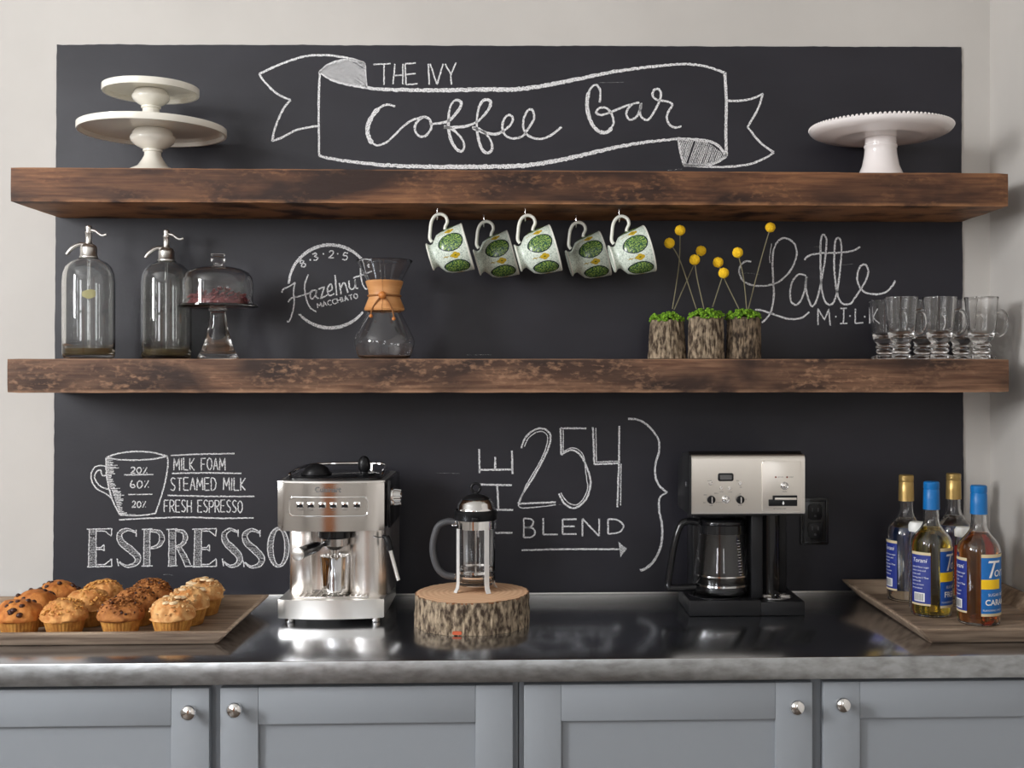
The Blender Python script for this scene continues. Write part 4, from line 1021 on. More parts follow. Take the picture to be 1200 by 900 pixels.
mb = MB(); text_bm(mb, 'Cuisinart', .0150, lambda a, b: on_head(a - .004, .2860 + b, .0007), bold=.0004); lg = mb.obj('brand_lettering', M_['grey_print'], hd, 0, False)
# side knob
mb = MB(); kx = Matrix.Translation((.1215, .060, .262)) @ Matrix.Rotation(PI / 2, 4, 'Y')
mb.lathe([(0, 0), (.022, 0), (.022, .004), (.016, .006), (.015, .020), (.012, .023), (0, .023)], n=32, mtx=kx)
for k in range(10):
    a = 2 * PI * k / 10; mb.tube([kx @ Vector((.016 * math.cos(a), .016 * math.sin(a), .006)), kx @ Vector((.0145 * math.cos(a), .0145 * math.sin(a), .021))], .0018, 6)
mb.obj('steam_knob', M_['chrome'], t, 40)
# group head, portafilter
gx, gy = .000, .050
mb = MB(); mb.cyl((gx, gy, .176), .036, .024, 'z', .003); gh = mb.obj('group_head', M_['black_g'], t)
mb = MB(); mb.lathe([(0, .150), (.012, .150), (.020, .156), (.030, .160), (.031, .176), (0, .176)], c=(gx, gy, 0), n=40)
mb.tube([(gx + .006, gy - .006, .152), (gx + .006, gy - .006, .139)], .0045, 10); mb.tube([(gx - .006, gy - .006, .152), (gx - .006, gy - .006, .139)], .0045, 10)
pf = mb.obj('filter_holder', M_['chrome_d'], t, 40)
a_ = Vector((gx - .022, gy - .022, .165)); ex, ez = W(349, 649.5, YE - .085); b_ = Vector((ex - xe, -.085, ez - TC))
mb = MB(); p = [a_.lerp(b_, q) for q in (0, .12, .2, .3, .5, .7, .9, .985)]; mb.tube(p, [.006, .0070, .0095, .0112, .0118, .0122, .0126, .0126], 20); mb.obj('filter_handle', M_['black_g'], pf)
mb = MB(); mb.tube([a_.lerp(b_, .985), a_.lerp(b_, 1.012), a_.lerp(b_, 1.02)], [.0134, .0132, .0118], 24); ce = mb.obj('handle_end_cap', M_['steel_m'], pf); ce['label'] = 'bright metal end cap'
# steam wand
def ev(u, v, yl): x_, z_ = W(u, v, YE + yl); return Vector((x_ - xe, yl, z_ - TC))
mb = MB(); mb.tube(cr([ev(432, 627.5, .045), ev(445, 630, .015), ev(452, 630, .005)], 5), .0022, 8); wd = mb.obj('steam_wand', M_['chrome'], t)
mb = MB(); mb.tube(cr([ev(449, 629, .008), ev(453, 630.5, .003), ev(455.5, 637, 0), ev(457.5, 645, 0)], 5), [.0045] * 5 + [.0075] * 5 + [.007] * 6, 14); mb.obj('wand_grip', M_['black'], wd)
mb = MB(); mb.tube([ev(457.3, 644, 0), ev(467, 680, 0)], .0042, 14); mb.obj('wand_tube', M_['steel_m'], wd)

# milk pitcher on the drip tray
Yp = YE + .050
t = thing('milk_pitcher', 'small polished steel milk pitcher on the espresso machine tray', 'pitcher', (X(393, Yp), Yp, TC + .0556))
mb = MB(); pr = [(.027, 0), (.029, .002), (.0295, .010), (.0300, .035), (.0315, .060), (.0330, .080)]
mb.lathe([(0, .001)] + pr + [(.0335, .082), (.0322, .0815)] + [(r - .001, z) for r, z in pr[::-1] if z > .001] + [(0, .003)], n=48)
for v in mb.bm.verts:          # pouring lip towards +x
    if v.co.z > .06 and v.co.y < 0 and abs(v.co.x) < .012: v.co.y -= (v.co.z - .06) * .4 * (1 - abs(v.co.x) / .012)
mb.obj('pitcher_body', M_['chrome'], t, 50)
mb = MB(); mb.tube(cr([(.029, .010, .070), (.042, .014, .072), (.0465, .016, .055), (.044, .015, .030), (.029, .010, .020)], 6), .0030, 10, flat=1.5); mb.obj('handle', M_['chrome'], t)

# ------------------------------------------------------------------ log slice
YS = yd(746, TC, 553) + .1225
t = thing('log_slice', 'thick round bark-edged log slice under the french press', 'log slice', (X(553.5, YS), YS, TC + .0005))
hs = .066
def rfs(a, z, r):
    q = Vector((math.cos(a) * 6, math.sin(a) * 6 + 3, z * 12)); q2 = Vector((math.cos(a) * 20, math.sin(a) * 20, z * 34))
    return r * (1 + .025 * noise.noise(Vector((math.cos(a) * 1.4, math.sin(a) * 1.4, 2)))) - .0075 * abs(noise.noise(q * 1.6)) - .004 * abs(noise.noise(q2))
mb = MB(); mb.lathe([(0, 0), (.115, 0)] + [(.1235 - .001 * k / 20, hs * k / 20) for k in range(21)] + [(.1165, hs)], n=280, rf=rfs); mb.obj('bark_edge', M_['bark'], t, 60)
mb = MB(); mb.lathe([(.1175, hs - .004), (.1172, hs + .0006), (.08, hs + .0012), (0, hs + .0012)], n=120, rf=lambda a, z, r: (rfs(a, hs, .1225) * r / .1195))
# face of the cut: growth rings
mr = bpy.data.materials.new('growth_rings'); mr.use_nodes = True; N = mr.node_tree.nodes; L = mr.node_tree.links; b = N['Principled BSDF']
tc = N.new('ShaderNodeTexCoord'); wv = N.new('ShaderNodeTexWave'); wv.wave_type = 'RINGS'; wv.rings_direction = 'Z'; wv.inputs['Scale'].default_value = 26; wv.inputs['Distortion'].default_value = 2.5; wv.inputs['Detail'].default_value = 2
L.new(tc.outputs['Object'], wv.inputs['Vector']); rp = N.new('ShaderNodeValToRGB'); rp.color_ramp.elements[0].color = C('#d3a582'); rp.color_ramp.elements[1].color = C('#e2ba94'); L.new(wv.outputs['Fac'], rp.inputs[0]); L.new(rp.outputs[0], b.inputs['Base Color']); b.inputs['Roughness'].default_value = .75
mb.obj('cut_face', mr, t, 60)
mb = MB(); mb.lathe([(.1172, hs + .0002), (.1198, hs + .0002), (.1198, hs - .003), (.1172, hs - .003), (.1172, hs + .0002)], n=120, rf=lambda a, z, r: (rfs(a, hs, .1225) * r / .1200)); mb.obj('inner_bark_ring', M_['bark_in'], t, 60)
mb = MB(); mb.prism(rrect(.019, .007, .003), -.1215, -.116, 'y', mtx=Matrix.Rotation(-.07, 4, 'Z') @ Matrix.Translation((-.018, 0, .006))); rs = mb.obj('resin_patch', M_['brownline'], t); rs['label'] = 'small orange-red patch low on the bark'

# ------------------------------------------------------------------ french press
ZS = TC + .0005 + hs + .0014; YP = yd(692, ZS, 557)
t = thing('french_press', 'glass french press with chrome frame and black lid on the log slice', 'french press', (X(557.5, YP), YP, ZS))
R_ = .0425
mb = MB(); mb.lathe(shell([(.036, .018), (.040, .0195), (.0415, .026), (.0415, .150)], .0022, .021), n=56); mb.obj('glass_beaker', M_['glass'], t, 50)
mb = MB()
mb.lathe([(.0420, .134), (.0435, .134), (.0435, .152), (.0420, .152), (.0420, .134)], n=56); mb.obj('top_band', M_['chrome'], t, 50)
mb = MB(); mb.lathe([(.0418, .040), (.0432, .040), (.0432, .045), (.0418, .045), (.0418, .040)], n=56); mb.obj('lower_ring', M_['chrome'], t, 50)
mb = MB(); mb.lathe([(.0, .012), (.034, .012), (.036, .014), (.034, .016), (0, .016)], n=40)
mb.obj('base_ring', M_['chrome_d'], t)
for k, dg in enumerate((-56, 34, 124, 214)):
    a = math.radians(dg); c_, s_ = math.cos(a), math.sin(a); tang = Vector((-s_, c_, 0)); rad = Vector((c_, s_, 0)); mb = MB()
    pr = [(.0445, .135), (.0445, .020), (.046, .010), (.052, .001)]
    rings = []
    for r, z in pr:
        w_ = .0056
        rings.append([mb.bm.verts.new(rad * rr + tang * ww + Vector((0, 0, z))) for rr, ww in ((r, -w_), (r, w_), (r - .0013, w_), (r - .0013, -w_))])
    for A_, B_ in zip(rings, rings[1:]):
        for q in range(4): mb.bm.faces.new((A_[q], A_[(q + 1) % 4], B_[(q + 1) % 4], B_[q]))
    mb.bm.faces.new(rings[0]); mb.bm.faces.new(rings[-1])
    mb.obj('frame_leg', M_['leg_metal'], t, 30)
mb = MB(); mb.lathe([(0, .152), (.0445, .152), (.0460, .154), (.0460, .170), (.043, .1735), (0, .1735)], n=56); mb.box((0, -.046, .158), (.014, .008, .008), .002); mb.obj('lid_band', M_['black'], t, 40)
mb = MB(); mb.lathe([(0, .1735), (.0425, .1735), (.0425, .176), (.0405, .178), (.038, .187), (.031, .195), (.018, .200), (0, .2015)], n=56); mb.obj('lid_dome', M_['chrome'], t, 60)
mb = MB(); mb.lathe([(0, .196), (.030, .1962), (.029, .1985), (.018, .204), (.006, .207), (.005, .210), (0, .210)], n=40); p = [(.0095 * math.cos(a), 0, .2195 + .0095 * math.sin(a)) for a in [2 * PI * k / 24 for k in range(24)]]; mb.tube(p, .0032, 10, closed=True); mb.obj('plunger_knob', M_['black'], t, 60)
mb = MB(); mb.tube([(0, 0, .030), (0, 0, .198)], .0023, 12); mb.lathe([(0, .030), (.039, .030), (.0392, .034), (.037, .036), (0, .036)], n=40); mb.obj('plunger', M_['chrome'], t, 50)
mb = MB(); p = cr([(-.044, 0, .146), (-.060, 0, .148), (-.080, 0, .138), (-.090, 0, .110), (-.091, 0, .080), (-.082, 0, .050), (-.065, 0, .034), (-.044, 0, .030)], 6); mb.tube(p, .0072, 14, flat=1.1); mb.obj('handle', M_['rubber'], t, 60)
mb = MB(); mb.box((-.047, 0, .145), (.010, .014, .014), .003); mb.box((-.045, 0, .031), (.007, .012, .012), .003); mb.obj('handle_bracket', M_['chrome'], t)
mb = MB()
for k in range(14): mb.box((0, 0, 0), (.0, .0, .0)) if False else None
R2 = .0419
for k in range(15):
    z = .055 + k * .0052; w_ = .007 if k % 3 == 0 else .0035
    pts = [math.radians(-140) + w_ / R2 * q for q in (-1, 0, 1)]
    mb.poly([(R2 * math.cos(a), R2 * math.sin(a), z) for a in pts] + [(R2 * math.cos(a), R2 * math.sin(a), z + .0009) for a in pts[::-1]])
mb.obj('measure_marks', M_['grey_print'], t, 0)

# ------------------------------------------------------------------ drip coffee maker
YM = yd(722, TC, 876)
xm = X(876, YM); hw = .1275
t = thing('coffee_maker', 'black drip coffee maker with champagne steel control face on the worktop', 'coffee maker', (xm, YM, TC + .0004))
def mv(u, v, yl): x_, z_ = W(u, v, YM + yl); return Vector((x_ - xm, yl, z_ - TC))
dpt = .175
xsplit = mv(892, 700, 0).x
mb = MB(); mb.box(((-hw + xsplit) / 2, dpt / 2, .017), (xsplit + hw, dpt, .034), .002); mb.box(((hw + xsplit) / 2, dpt / 2, .0150), (hw - xsplit, dpt, .030), .002); mb.obj('base', M_['black'], t)
mb = MB(); xl = -hw
mb.box((0, .13, .135), (2 * hw - .04, .085, .205), .004); bb = mb.obj('rear_body', M_['black'], t)
mb = MB(); xa, xb2 = mv(883, 650, 0).x, mv(897, 650, 0).x; mb.box(((xa + xb2) / 2, .085, .128), (xb2 - xa, .12, .190), .004); mb.obj('divider', M_['black'], t)
mb = MB(); mb.cyl((mv(909, 650, 0).x + .002, .085, .030), .026, .192, 'z', .002); mb.obj('hot_water_column', M_['black_g'], t)
mb = MB(); mb.prism([(-.028, .220), (.178, .220), (.178, .322), (.11, .350), (.02, .360), (.0, .352), (.0, .22)][1:], -hw - .001, hw - .004, 'x', bev=.003); mb.obj('head_housing', M_['black'], t)
# steel face: rounded top, wraps over
x0_, x1_ = mv(810, 560, 0).x, mv(942.5, 560, 0).x; z0_, z1_ = mv(810, 603.5, -.004).z, mv(810, 533, 0).z
sec = [(.030, z1_), (.006, z1_)] + [(.006 - .012 * math.sin(a), z1_ - .012 + .012 * math.cos(a)) for a in [PI / 2 * k / 6 for k in range(1, 7)]] + [(-.006, z0_ + .008), (-.004, z0_ + .002), (.002, z0_), (.03, z0_)]
mb = MB(); mb.prism(sec, x0_, x1_, 'x'); fc = mb.obj('control_face', M_['champ'], t, 40)
yf = -.0062
def fp(u, v): q = mv(u, v, yf); return q
def cr1(u): return 800 + u / 7.5
def cr2(v): return 520 + v / 7.5
mb = MB(); a, b = fp(cr1(695), cr2(150)), fp(cr1(1045), cr2(600)); mb.prism(rrect(b.x - a.x, a.z - b.z, .006, c=((a.x + b.x) / 2, (a.z + b.z) / 2)), yf - .0025, yf + .004, 'y', bev=.002); mb.obj('raised_panel', M_['champ'], fc, 40)
yr = yf - .0027
mb = MB(); c_ = fp(cr1(378), cr2(295)); mb.prism(rrect(.034, .0175, .004, c=(c_.x, c_.z)), yf - .002, yf + .002, 'y', bev=.0006); ds = mb.obj('display', M_['black'], t); ds['label'] = 'black framed grey clock display'
mb = MB(); mb.prism(rrect(.026, .0105, .002, c=(c_.x, c_.z)), yf - .0027, yf - .0015, 'y'); mb.obj('display_screen', M_['lcd'], ds)
for (pu, pv) in ((245, 350), (505, 350), (338, 392), (413, 392)):
    c_ = fp(cr1(pu), cr2(pv)); mb = MB(); mb.cyl((c_.x, yf + .001, c_.z), .0042 if pu in (245, 505) else .0036, .0035, '-y', .0008, 20); mb.obj('button', M_['chrome'], t)
for (pu, pv) in ((250, 493), (505, 493)):
    c_ = fp(cr1(pu), cr2(pv)); mb = MB(); mb.cyl((c_.x, yf + .001, c_.z), .0088, .007, '-y', .001, 28); mb.box((c_.x, yf - .0075, c_.z), (.003, .005, .015), .0008); dk = mb.obj('dial', M_['black'], t)
    mb = MB(); mb.box((c_.x + .0006, yf - .0101, c_.z), (.0022, .0006, .013)); mb.obj('dial_pointer', M_['chrome'], dk, 0)
for (pu, pv, yy) in ((378, 490, yf), (893, 370, yr)):
    c_ = fp(cr1(pu), cr2(pv)); mb = MB(); mb.lathe([(.0062, 0), (.0088, 0), (.0088, .002), (.0075, .0026), (.0062, .002), (.0062, 0)], n=28, mtx=Matrix.Translation((c_.x, yy + .0005, c_.z)) @ Matrix.Rotation(PI / 2, 4, 'X')); rb = mb.obj('button_ring', M_['chrome_d'], t)
    mb = MB(); mb.lathe([(0, 0), (.0062, 0), (.006, .003), (.004, .0042), (0, .0046)], n=28, mtx=Matrix.Translation((c_.x, yy + .0005, c_.z)) @ Matrix.Rotation(PI / 2, 4, 'X')); mb.obj('button_face', M_['chrome'], rb, 60)
a, b = fp(cr1(752), cr2(490)), fp(cr1(1003), cr2(547)); mb = MB(); mb.box(((a.x + b.x) / 2, yr + .0005, (a.z + b.z) / 2), (b.x - a.x, .006, a.z - b.z), .001); a, b = fp(cr1(788), cr2(455)), fp(cr1(1003), cr2(495)); mb.box(((a.x + b.x) / 2, yr + .0005, (a.z + b.z) / 2), (b.x - a.x, .006, a.z - b.z), .001); lv = mb.obj('water_lever_slot', M_['black'], t)
a, b = fp(cr1(805), cr2(473)), fp(cr1(995), cr2(493)); mb = MB(); mb.box(((a.x + b.x) / 2, yr - .0035, (a.z + b.z) / 2), (b.x - a.x, .004, a.z - b.z), .001); mb.obj('water_lever', M_['champ'], lv)
c_ = fp(cr1(880), cr2(523)); mb = MB(); mb.lathe([(0, -.004), (.0018, -.002), (.0025, 0), (.0012, .003), (0, .0055)], n=10, mtx=Matrix.Translation((c_.x, yr - .0030, c_.z))); mb.obj('drop_mark', M_['white_print'], lv)
mb = MB()
def lab(tx, pu, pv, sz=.0032, yy=yf): c_ = fp(cr1(pu), cr2(pv)); text_bm(mb, tx, sz, lambda a, b: (c_.x + a, yy - .0002, c_.z + b))
lab('HOUR', 235, 328); lab('MIN', 483, 326); lab('1-4 CUP', 340, 424, .0028); lab('CLEAN', 418, 426, .0028); lab('BREW', 200, 452, .0030); lab('OFF', 190, 520); lab('PROG', 295, 438); lab('AUTO ON', 315, 517, .0028); lab('HI', 505, 440); lab('LO', 555, 490); lab('ON', 510, 385); lab('COFFEE', 505, 542, .0028); lab('TEMP', 250, 545, .003)
lab('HEATING', 858, 294, .0032, yr); lab('READY', 952, 294, .0032, yr); lab('POWER', 893, 422, .003, yr); lab('HOT WATER SYSTEM', 850, 572, .0030, yr)
mb.obj('control_lettering', M_['grey_print'], t, 0, False)['kind'] = 'stuff'
for pu in (815, 915):
    c_ = fp(cr1(pu), cr2(294)); mb = MB(); mb.cyl((c_.x, yr + .0004, c_.z), .0020, .0012, '-y', n=14); mb.obj('indicator_light', M_['amber_lamp'], t)
mb = MB(); cx = mv(912, 700, .02).x; mb.lathe([(0, 0), (.030, 0), (.0365, .002), (.037, .005), (.034, .0035), (.012, .004), (0, .005)], c=(cx, .045, .0302), n=40)
for k in range(9): mb.tube([(cx + .012 * math.cos(k * .7), .045 + .012 * math.sin(k * .7), .035), (cx + .032 * math.cos(k * .7), .045 + .032 * math.sin(k * .7), .0350)], .001, 6)
mb.obj('drip_cup', M_['chrome_d'], t, 40)
mb = MB(); cc = mv(843, 600, 0).x; mb.lathe([(0, -.002), (.045, -.002), (.052, .004), (.052, .006), (0, .006)], c=(cc, .06, .2145), n=40); mb.obj('filter_outlet', M_['black'], t)
mb = MB(); mb.cyl((mv(845, 690, 0).x, .066, .034), .062, .003, 'z', .001); wp = mb.obj('warming_plate', M_['black_g'], t)
mb = MB(); c2 = Vector((-hw - .0025, .045, .285)); mb.cyl((c2.x, c2.y, c2.z), .006, .002, 'x', n=20); mb.obj('side_button', M_['grey_pl'], t)

# glass carafe on the warming plate
Yk = YM + .066; xk = X(845.5, Yk)
t = thing('coffee_carafe', 'glass coffee carafe with black handle standing in the drip coffee maker', 'carafe', (xk, Yk, TC + .0004 + .0374))
mb = MB(); pr = [(.050, 0), (.057, .003), (.0605, .012), (.0625, .030), (.0615, .050), (.0575, .080), (.0535, .112), (.052, .140), (.051, .158)]
mb.lathe(shell([(p.x, p.y) for p in cr(pr, 2)], .0022, .003), n=64); mb.obj('glass_bowl', M_['glass'], t, 60)
mb = MB()
for z0, z1, r in ((.022, .026, .0631), (.044, .047, .0628)): mb.lathe([(r - .0006, z0), (r + .0006, z0), (r + .0006 , z1), (r - .0006, z1), (r - .0006, z0)], n=64)
mb.obj('steel_band', M_['chrome'], t, 50)
mb = MB(); mb.lathe([(0, .157), (.0525, .157), (.0535, .159), (.0535, .165), (.049, .169), (0, .170)], n=56); mb.obj('lid', M_['black_g'], t, 50)
mb = MB()
def kv(u, v): x_, z_ = W(u, v, Yk - .02); return Vector((x_ - xk, -.02, z_ - TC - .0378))
out = [kv(818, 612), kv(805, 611), kv(797, 616), kv(790, 638), kv(785.5, 665), kv(783, 686), kv(790, 689), kv(815, 688)]
p = cr(out, 6); mb.tube(p, .0082, 12, flat=1.3); mb.obj('handle', M_['black_g'], t, 50)
mb = MB(); mb.lathe([(.0535, .138), (.0555, .138), (.0545, .157), (.0520, .157), (.0535, .138)], n=56); mb.obj('handle_collar', M_['black_g'], t, 50)
mb = MB()
for k in range(13):
    z = .050 + k * .0062; rr = .0622 - (z - .05) * .105; w_ = .005 if k % 2 else .0028; a0 = math.radians(-58)
    pts = [a0 + w_ / rr * q for q in (-1, 0, 1)]; r2 = rr + .0006
    mb.poly([(r2 * math.cos(a), r2 * math.sin(a), z) for a in pts] + [(r2 * math.cos(a), r2 * math.sin(a), z + .0009) for a in pts[::-1]])
mb.obj('measure_marks', M_['white_print'], t, 0)

# ------------------------------------------------------------------ trays
def tray(label, x0, x1, y0, y1, h, th, slope, group=None):
    """flared rectangular wooden tray, rim outline given, thick boards"""
    t = thing('wooden_tray', label, 'tray', ((x0 + x1) / 2, (y0 + y1) / 2, TC + .0005))
    W_, D_ = (x1 - x0) / 2, (y1 - y0) / 2; mb = MB()
    def ring(dx_, z, k=0): return [mb.bm.verts.new((sx * (W_ - dx_), sy * (D_ - dx_), z)) for sx, sy in ((-1, -1), (1, -1), (1, 1), (-1, 1))]
    R = [ring(slope + .006, 0), ring(slope, .002), ring(0.001, h - .004), ring(0, h), ring(.007, h), ring(slope + .006, th), ]
    bm = mb.bm; bm.faces.new(R[0][::-1])
    for A_, B_ in zip(R, R[1:]):
        for q in range(4): bm.faces.new((A_[q], A_[(q + 1) % 4], B_[(q + 1) % 4], B_[q]))
    bm.faces.new(R[-1])
    bmesh.ops.bevel(bm, geom=[e for e in bm.edges if abs(e.verts[0].co.z - e.verts[1].co.z) > .01], offset=.004, segments=3, affect='EDGES')
    mb.obj('tray_body', M_['tray'], t, 30); return t
yl0, yl1 = yd(742, TC + .03, 200), yd(697, TC + .032, 300)
tray('weathered grey wooden tray under the muffins, at the left of the worktop', -1.32, X(267.5, yl0), yl0, yl1, .032, .007, .030)
yr0, yr1 = yd(737.5, TC + .035, 1080), -.030
tray('weathered grey wooden tray under the syrup bottles, at the right corner', X(1078, yr0), RX1 - .006, yr0, yr1, .035, .007, .030)

# ------------------------------------------------------------------ muffins
def muffin(kind, label, loc, rotz):
    t = thing('muffin', label, 'muffin', loc, rotz, 'muffins on the wooden tray')
    mb = MB(); hp = .036
    rf = lambda a, z, r: r * (1 + .018 * math.cos(a * 34))
    mb.lathe([(0, 0), (.029, 0), (.0305, .002), (.0355, .020), (.0398, hp), (.036, hp + .002), (0, hp + .002)], n=136, rf=rf)
    mb.obj('fluted_side', M_['muf_paper'], t, 60)
    sd = {1: 3, 2: 17, 3: 31, 4: 47}[kind]; mb = MB(); rows = 16; prof = []
    top = {1: .034, 2: .035, 3: .037, 4: .037}[kind]; R0 = .0445
    prof = [(0, hp - .002), (.036, hp - .001), (.044, hp - .001)] + [(R0 * math.cos(PI / 2 * k / rows) ** .82 if k < rows else 0, hp + .002 + top * math.sin(PI / 2 * k / rows) ** 1.05) for k in range(rows + 1)]
    vs = mb.lathe(prof, n=64)
    am = {1: .0055, 2: .008, 3: .008, 4: .008}[kind]
    for v in vs:
        if v.co.z > hp:
            d = noise.noise(v.co * 38 + Vector((sd, 0, 0))) * am + noise.noise(v.co * 130 + Vector((sd, 0, 0))) * am * .35
            v.co += (v.co - Vector((0, 0, hp - .01))).normalized() * d
    cm = mb.obj('crown', M_['muf%d' % kind], t, 60)
    random.seed(sd)
    def at_dome(q, a, off=0):
        ph = PI / 2 * q; r = R0 * math.cos(ph) ** .82; return Vector((r * math.cos(a), r * math.sin(a), hp + .002 + top * math.sin(ph) ** 1.05 + off))
    if kind == 1:
        for k in range(17):
            q = random.uniform(.06, .95); a = random.uniform(0, 2 * PI) if k > 5 else -PI / 2 + random.uniform(-1.2, 1.2)
            p = at_dome(q, a, .0004); mb = MB(); mb.ball(p, random.uniform(.0040, .0062), 2, (1.1, 1, .85), jit=.12); mb.obj('chocolate_chip', M_['choc'], t, 60)
    else:
        mb = MB(); n = {2: 190, 3: 200, 4: 120}[kind]
        for k in range(n):
            q = random.uniform(.1, 1) ** (.8 if kind != 2 else .9); a = random.uniform(0, 2 * PI); p = at_dome(q, a, .001)
            if kind == 2 and noise.noise(p * 40) < -.05: continue
            mb.ball(p, random.uniform(.0018, .0042 if kind != 4 else .0052), 1, (1, 1, .7), jit=.3)
        o = mb.obj('crumb_topping', M_['crumb%d' % kind], t, 50); o['kind'] = 'stuff'
        if kind == 3:
            mb = MB()
            for k in range(16):
                p = at_dome(random.uniform(.15, .95), random.uniform(0, 2 * PI), .0015); mb.ball(p, random.uniform(.0025, .004), 1, jit=.2)
            mb.obj('chocolate_pieces', M_['choc'], t, 50)
        if kind == 4:
            mb = MB()
            for k in range(5):
                p = at_dome(random.uniform(.3, .95), random.uniform(-PI, 0) if k < 4 else random.uniform(0, PI), .002); mb.ball(p, random.uniform(.006, .009), 2, (1.2, 1, .45), jit=.1)
            mb.obj('sugar_icing_flakes', mat('pale_icing', '#ecd0a6', .35), t, 60)
    return t
rows_v = [(742, [23, 76, 142, 202]), (720.5, [41, 104, 160, 220]), (709.5, [68, 121, 177, 238])]
zt_ = TC + .0078
protos = {}
names = {1: 'chocolate chip muffin', 2: 'golden streusel muffin', 3: 'brown crumb muffin', 4: 'pale nut-crumb muffin'}
wh = ['in the front row of the tray', 'in the middle row of the tray', 'in the back row of the tray']
for ri, (vb, us) in enumerate(rows_v):
    Yr = [yl0 + .080, yl0 + .185, yl0 + .285][ri]
    for kd, u in zip((1, 2, 3, 4), us):
        loc = (X(u, Yr), Yr, zt_); lb = names[kd] + ' ' + wh[ri]
        if kd not in protos: protos[kd] = muffin(kd, lb, loc, .3 * kd)
        else: dup(protos[kd], loc, random.uniform(0, 6), lb)

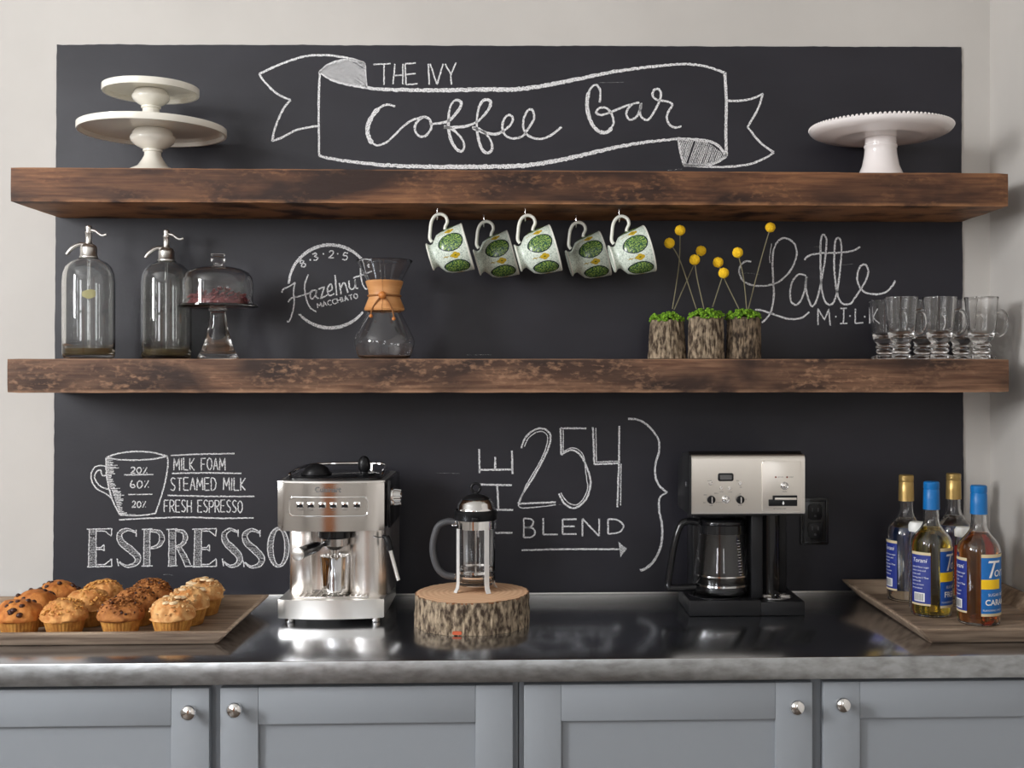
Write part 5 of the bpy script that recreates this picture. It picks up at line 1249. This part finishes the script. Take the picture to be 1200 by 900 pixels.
# ------------------------------------------------------------------ syrup bottles
def cyl_patch(mb, R, a0, a1, z0, z1, n=16, cut=None):
    vs = [[mb.bm.verts.new((R * math.cos(a0 + (a1 - a0) * k / n), R * math.sin(a0 + (a1 - a0) * k / n), z)) for k in range(n + 1)] for z in (z0, z1)]
    for k in range(n): mb.bm.faces.new((vs[0][k], vs[0][k + 1], vs[1][k + 1], vs[1][k]))
def bottle(u, v_base, label, cap, syrup, a_front, a_back, front_mat, flavour, front_word='Torani'):
    """angles in degrees from the camera-facing side, positive to the right"""
    Y = yd(v_base, TC + .008, u) + .043
    t = thing('syrup_bottle', label, 'bottle', (X(u, Y), Y, TC + .0080), group='flavoured syrup bottles on the right tray')
    pr = [(.038, 0), (.0425, .003), (.0435, .010), (.0435, .150), (.0425, .160), (.038, .171), (.029, .182), (.0205, .193), (.0165, .205), (.0155, .225), (.0150, .240), (.0148, .262)]
    pr = [(p.x, p.y) for p in cr(pr[:3], 2)][:-1] + [(p.x, p.y) for p in cr(pr[3:], 4)]
    mb = MB(); mb.lathe(shell(pr, .0024, .006), n=64); mb.obj('glass_bottle', M_['glass'], t, 60)
    lq = [(.0385, .0064), (.0408, .012), (.0408, .150), (.0398, .159), (.0352, .170), (.0265, .181), (.0182, .191)]
    mb = MB(); mb.lathe([(0, .0064)] + lq + [(0, .191)], n=56); mb.obj('syrup', M_[syrup], t, 60)
    mb = MB(); mb.lathe([(0, .289), (.0150, .289), (.0168, .287), (.0170, .275), (.0160, .2735), (.0160, .272), (.0168, .271), (.0172, .250), (.0176, .229), (.0160, .229), (.0160, .262), (0, .262)], n=40); mb.obj('cap', M_[cap], t, 40)
    R1 = .0441
    rd = lambda d: math.radians(d - 112)
    # front label
    f0, f1 = a_front, a_front + 88
    mb = MB(); cyl_patch(mb, R1, rd(f0), rd(f1), .022, .150, 24); fl = mb.obj('front_label', M_[front_mat], t, 60)
    mb = MB(); cyl_patch(mb, R1 + .0003, rd(f0), rd(f1), .143, .150, 24); cyl_patch(mb, R1 + .0003, rd(f0), rd(f1), .022, .0275, 24); mb.obj('label_border', M_['labcream'], fl, 60)['kind'] = 'stuff'
    mb = MB(); cyl_patch(mb, R1 + .0003, rd(f0), rd(f0 + 58), .078, .098, 20); mb.obj('yellow_band', M_['labyel'], fl, 60)
    mb = MB()
    def wrap(a_start, zc, k=.0006): return lambda x_, y_: ((R1 + k) * math.cos(rd(a_start) + x_ / R1), (R1 + k) * math.sin(rd(a_start) + x_ / R1), zc + y_)
    text_bm(mb, 'T', .052, wrap(f0 + 3, .117), 'LEFT', shear=.35); text_bm(mb, 'orani', .030, wrap(f0 + 34, .113), 'LEFT', shear=.15)
    text_bm(mb, flavour[0], .0085, wrap(f0 + 18, .066), 'LEFT'); text_bm(mb, flavour[1], .0165, wrap(f0 + (10 if len(flavour[1]) > 6 else 12), .050), 'LEFT', bold=.0004)
    text_bm(mb, 'FLAVORING SYRUP', .0055, wrap(f0 + 4, .034), 'LEFT')
    mb.obj('label_lettering', M_['white_print'], fl, 0, False)['kind'] = 'stuff'
    # back label
    b0, b1 = a_back, a_back + 62
    mb = MB(); cyl_patch(mb, R1, rd(b0), rd(b1), .030, .140, 20); bl_ = mb.obj('back_label', M_['labnavy'], t, 60)
    mb = MB(); cyl_patch(mb, R1 + .0003, rd(b0), rd(b1), .134, .140, 16); cyl_patch(mb, R1 + .0003, rd(b0), rd(b1), .026, .0300, 16); mb.obj('label_border', M_['labcream'], bl_, 60)['kind'] = 'stuff'
    mb = MB(); cyl_patch(mb, R1 + .0004, rd(b0 + 12), rd(b0 + 46), .034, .053, 8)
    text_bm(mb, 'Torani', .013, wrap(b0 + 6, .122), 'LEFT', shear=.2)
    for k in range(7): text_bm(mb, ['natural flavor sugar', 'water citric acid', 'shake well', 'serving size 2 Tbsp', 'calories 80', 'store at room', 'temperature'][k], .0052, wrap(b0 + 5, .108 - k * .0075), 'LEFT')
    mb.obj('label_lettering', M_['white_print'], bl_, 0, False)['kind'] = 'stuff'
    mb = MB()
    for k in range(12): cyl_patch(mb, R1 + .0007, rd(b0 + 14 + k * 2.4), rd(b0 + 14 + k * 2.4 + (1.3 if k % 3 else .7)), .036, .051, 1)
    mb.obj('barcode', M_['grey_print'], bl_, 0)
    return t
bottle(1062, 707, 'gold-capped clear syrup bottle at the far left of the right tray', 'capgold', 'syr_c', 120, -86, 'labblue', ('SUGAR', 'VANILLA'))
bottle(1091.5, 725, 'blue-capped syrup bottle of golden yellow liquid', 'capblue', 'syr_y', 26, -62, 'labblue', ('SUGAR FREE', 'FRENCH'))
bottle(1117.5, 703, 'gold-capped clear syrup bottle behind the two blue-capped ones', 'capgold', 'syr_c', 120, -120, 'labblue', ('SUGAR', 'HAZELNUT'))
bottle(1147, 735, 'blue-capped syrup bottle of reddish amber liquid, nearest on the tray', 'capblue', 'syr_b', 6, -94, 'labteal', ('SUGAR FREE', 'CARAMEL'))
# two small jars with white lids tucked between the bottles
for u, vt, Yj, m, lab_ in ((1074.5, 611, -.232, 'syr_c', 'small white-lidded glass jar between the two left bottles'), (1128.5, 617, -.222, 'labred', 'small white-lidded jar with a red label beside the amber bottle')):
    ztop = W(u, vt, Yj)[1]; hh = ztop - TC - .0078
    t = thing('small_jar', lab_, 'jar', (X(u, Yj), Yj, TC + .0078))
    mb = MB(); mb.lathe(shell([(.0155, 0), (.017, .003), (.0178, hh * .3), (.0178, hh * .78), (.016, hh * .86), (.0135, hh - .018)], .0018, .003), n=40); mb.obj('glass_jar', M_['glass'], t, 50)
    mb = MB(); mb.lathe([(0, hh - .022), (.0175, hh - .022), (.0185, hh - .019), (.0185, hh - .008), (.015, hh - .001), (0, hh)], n=32); mb.obj('lid', M_['white_cap'], t, 50)
    if m == 'labred':
        mb = MB(); cyl_patch(mb, .0182, 0, 2 * PI - .001, hh * .15, hh * .76, 32); mb.obj('label', M_['labred'], t, 50)
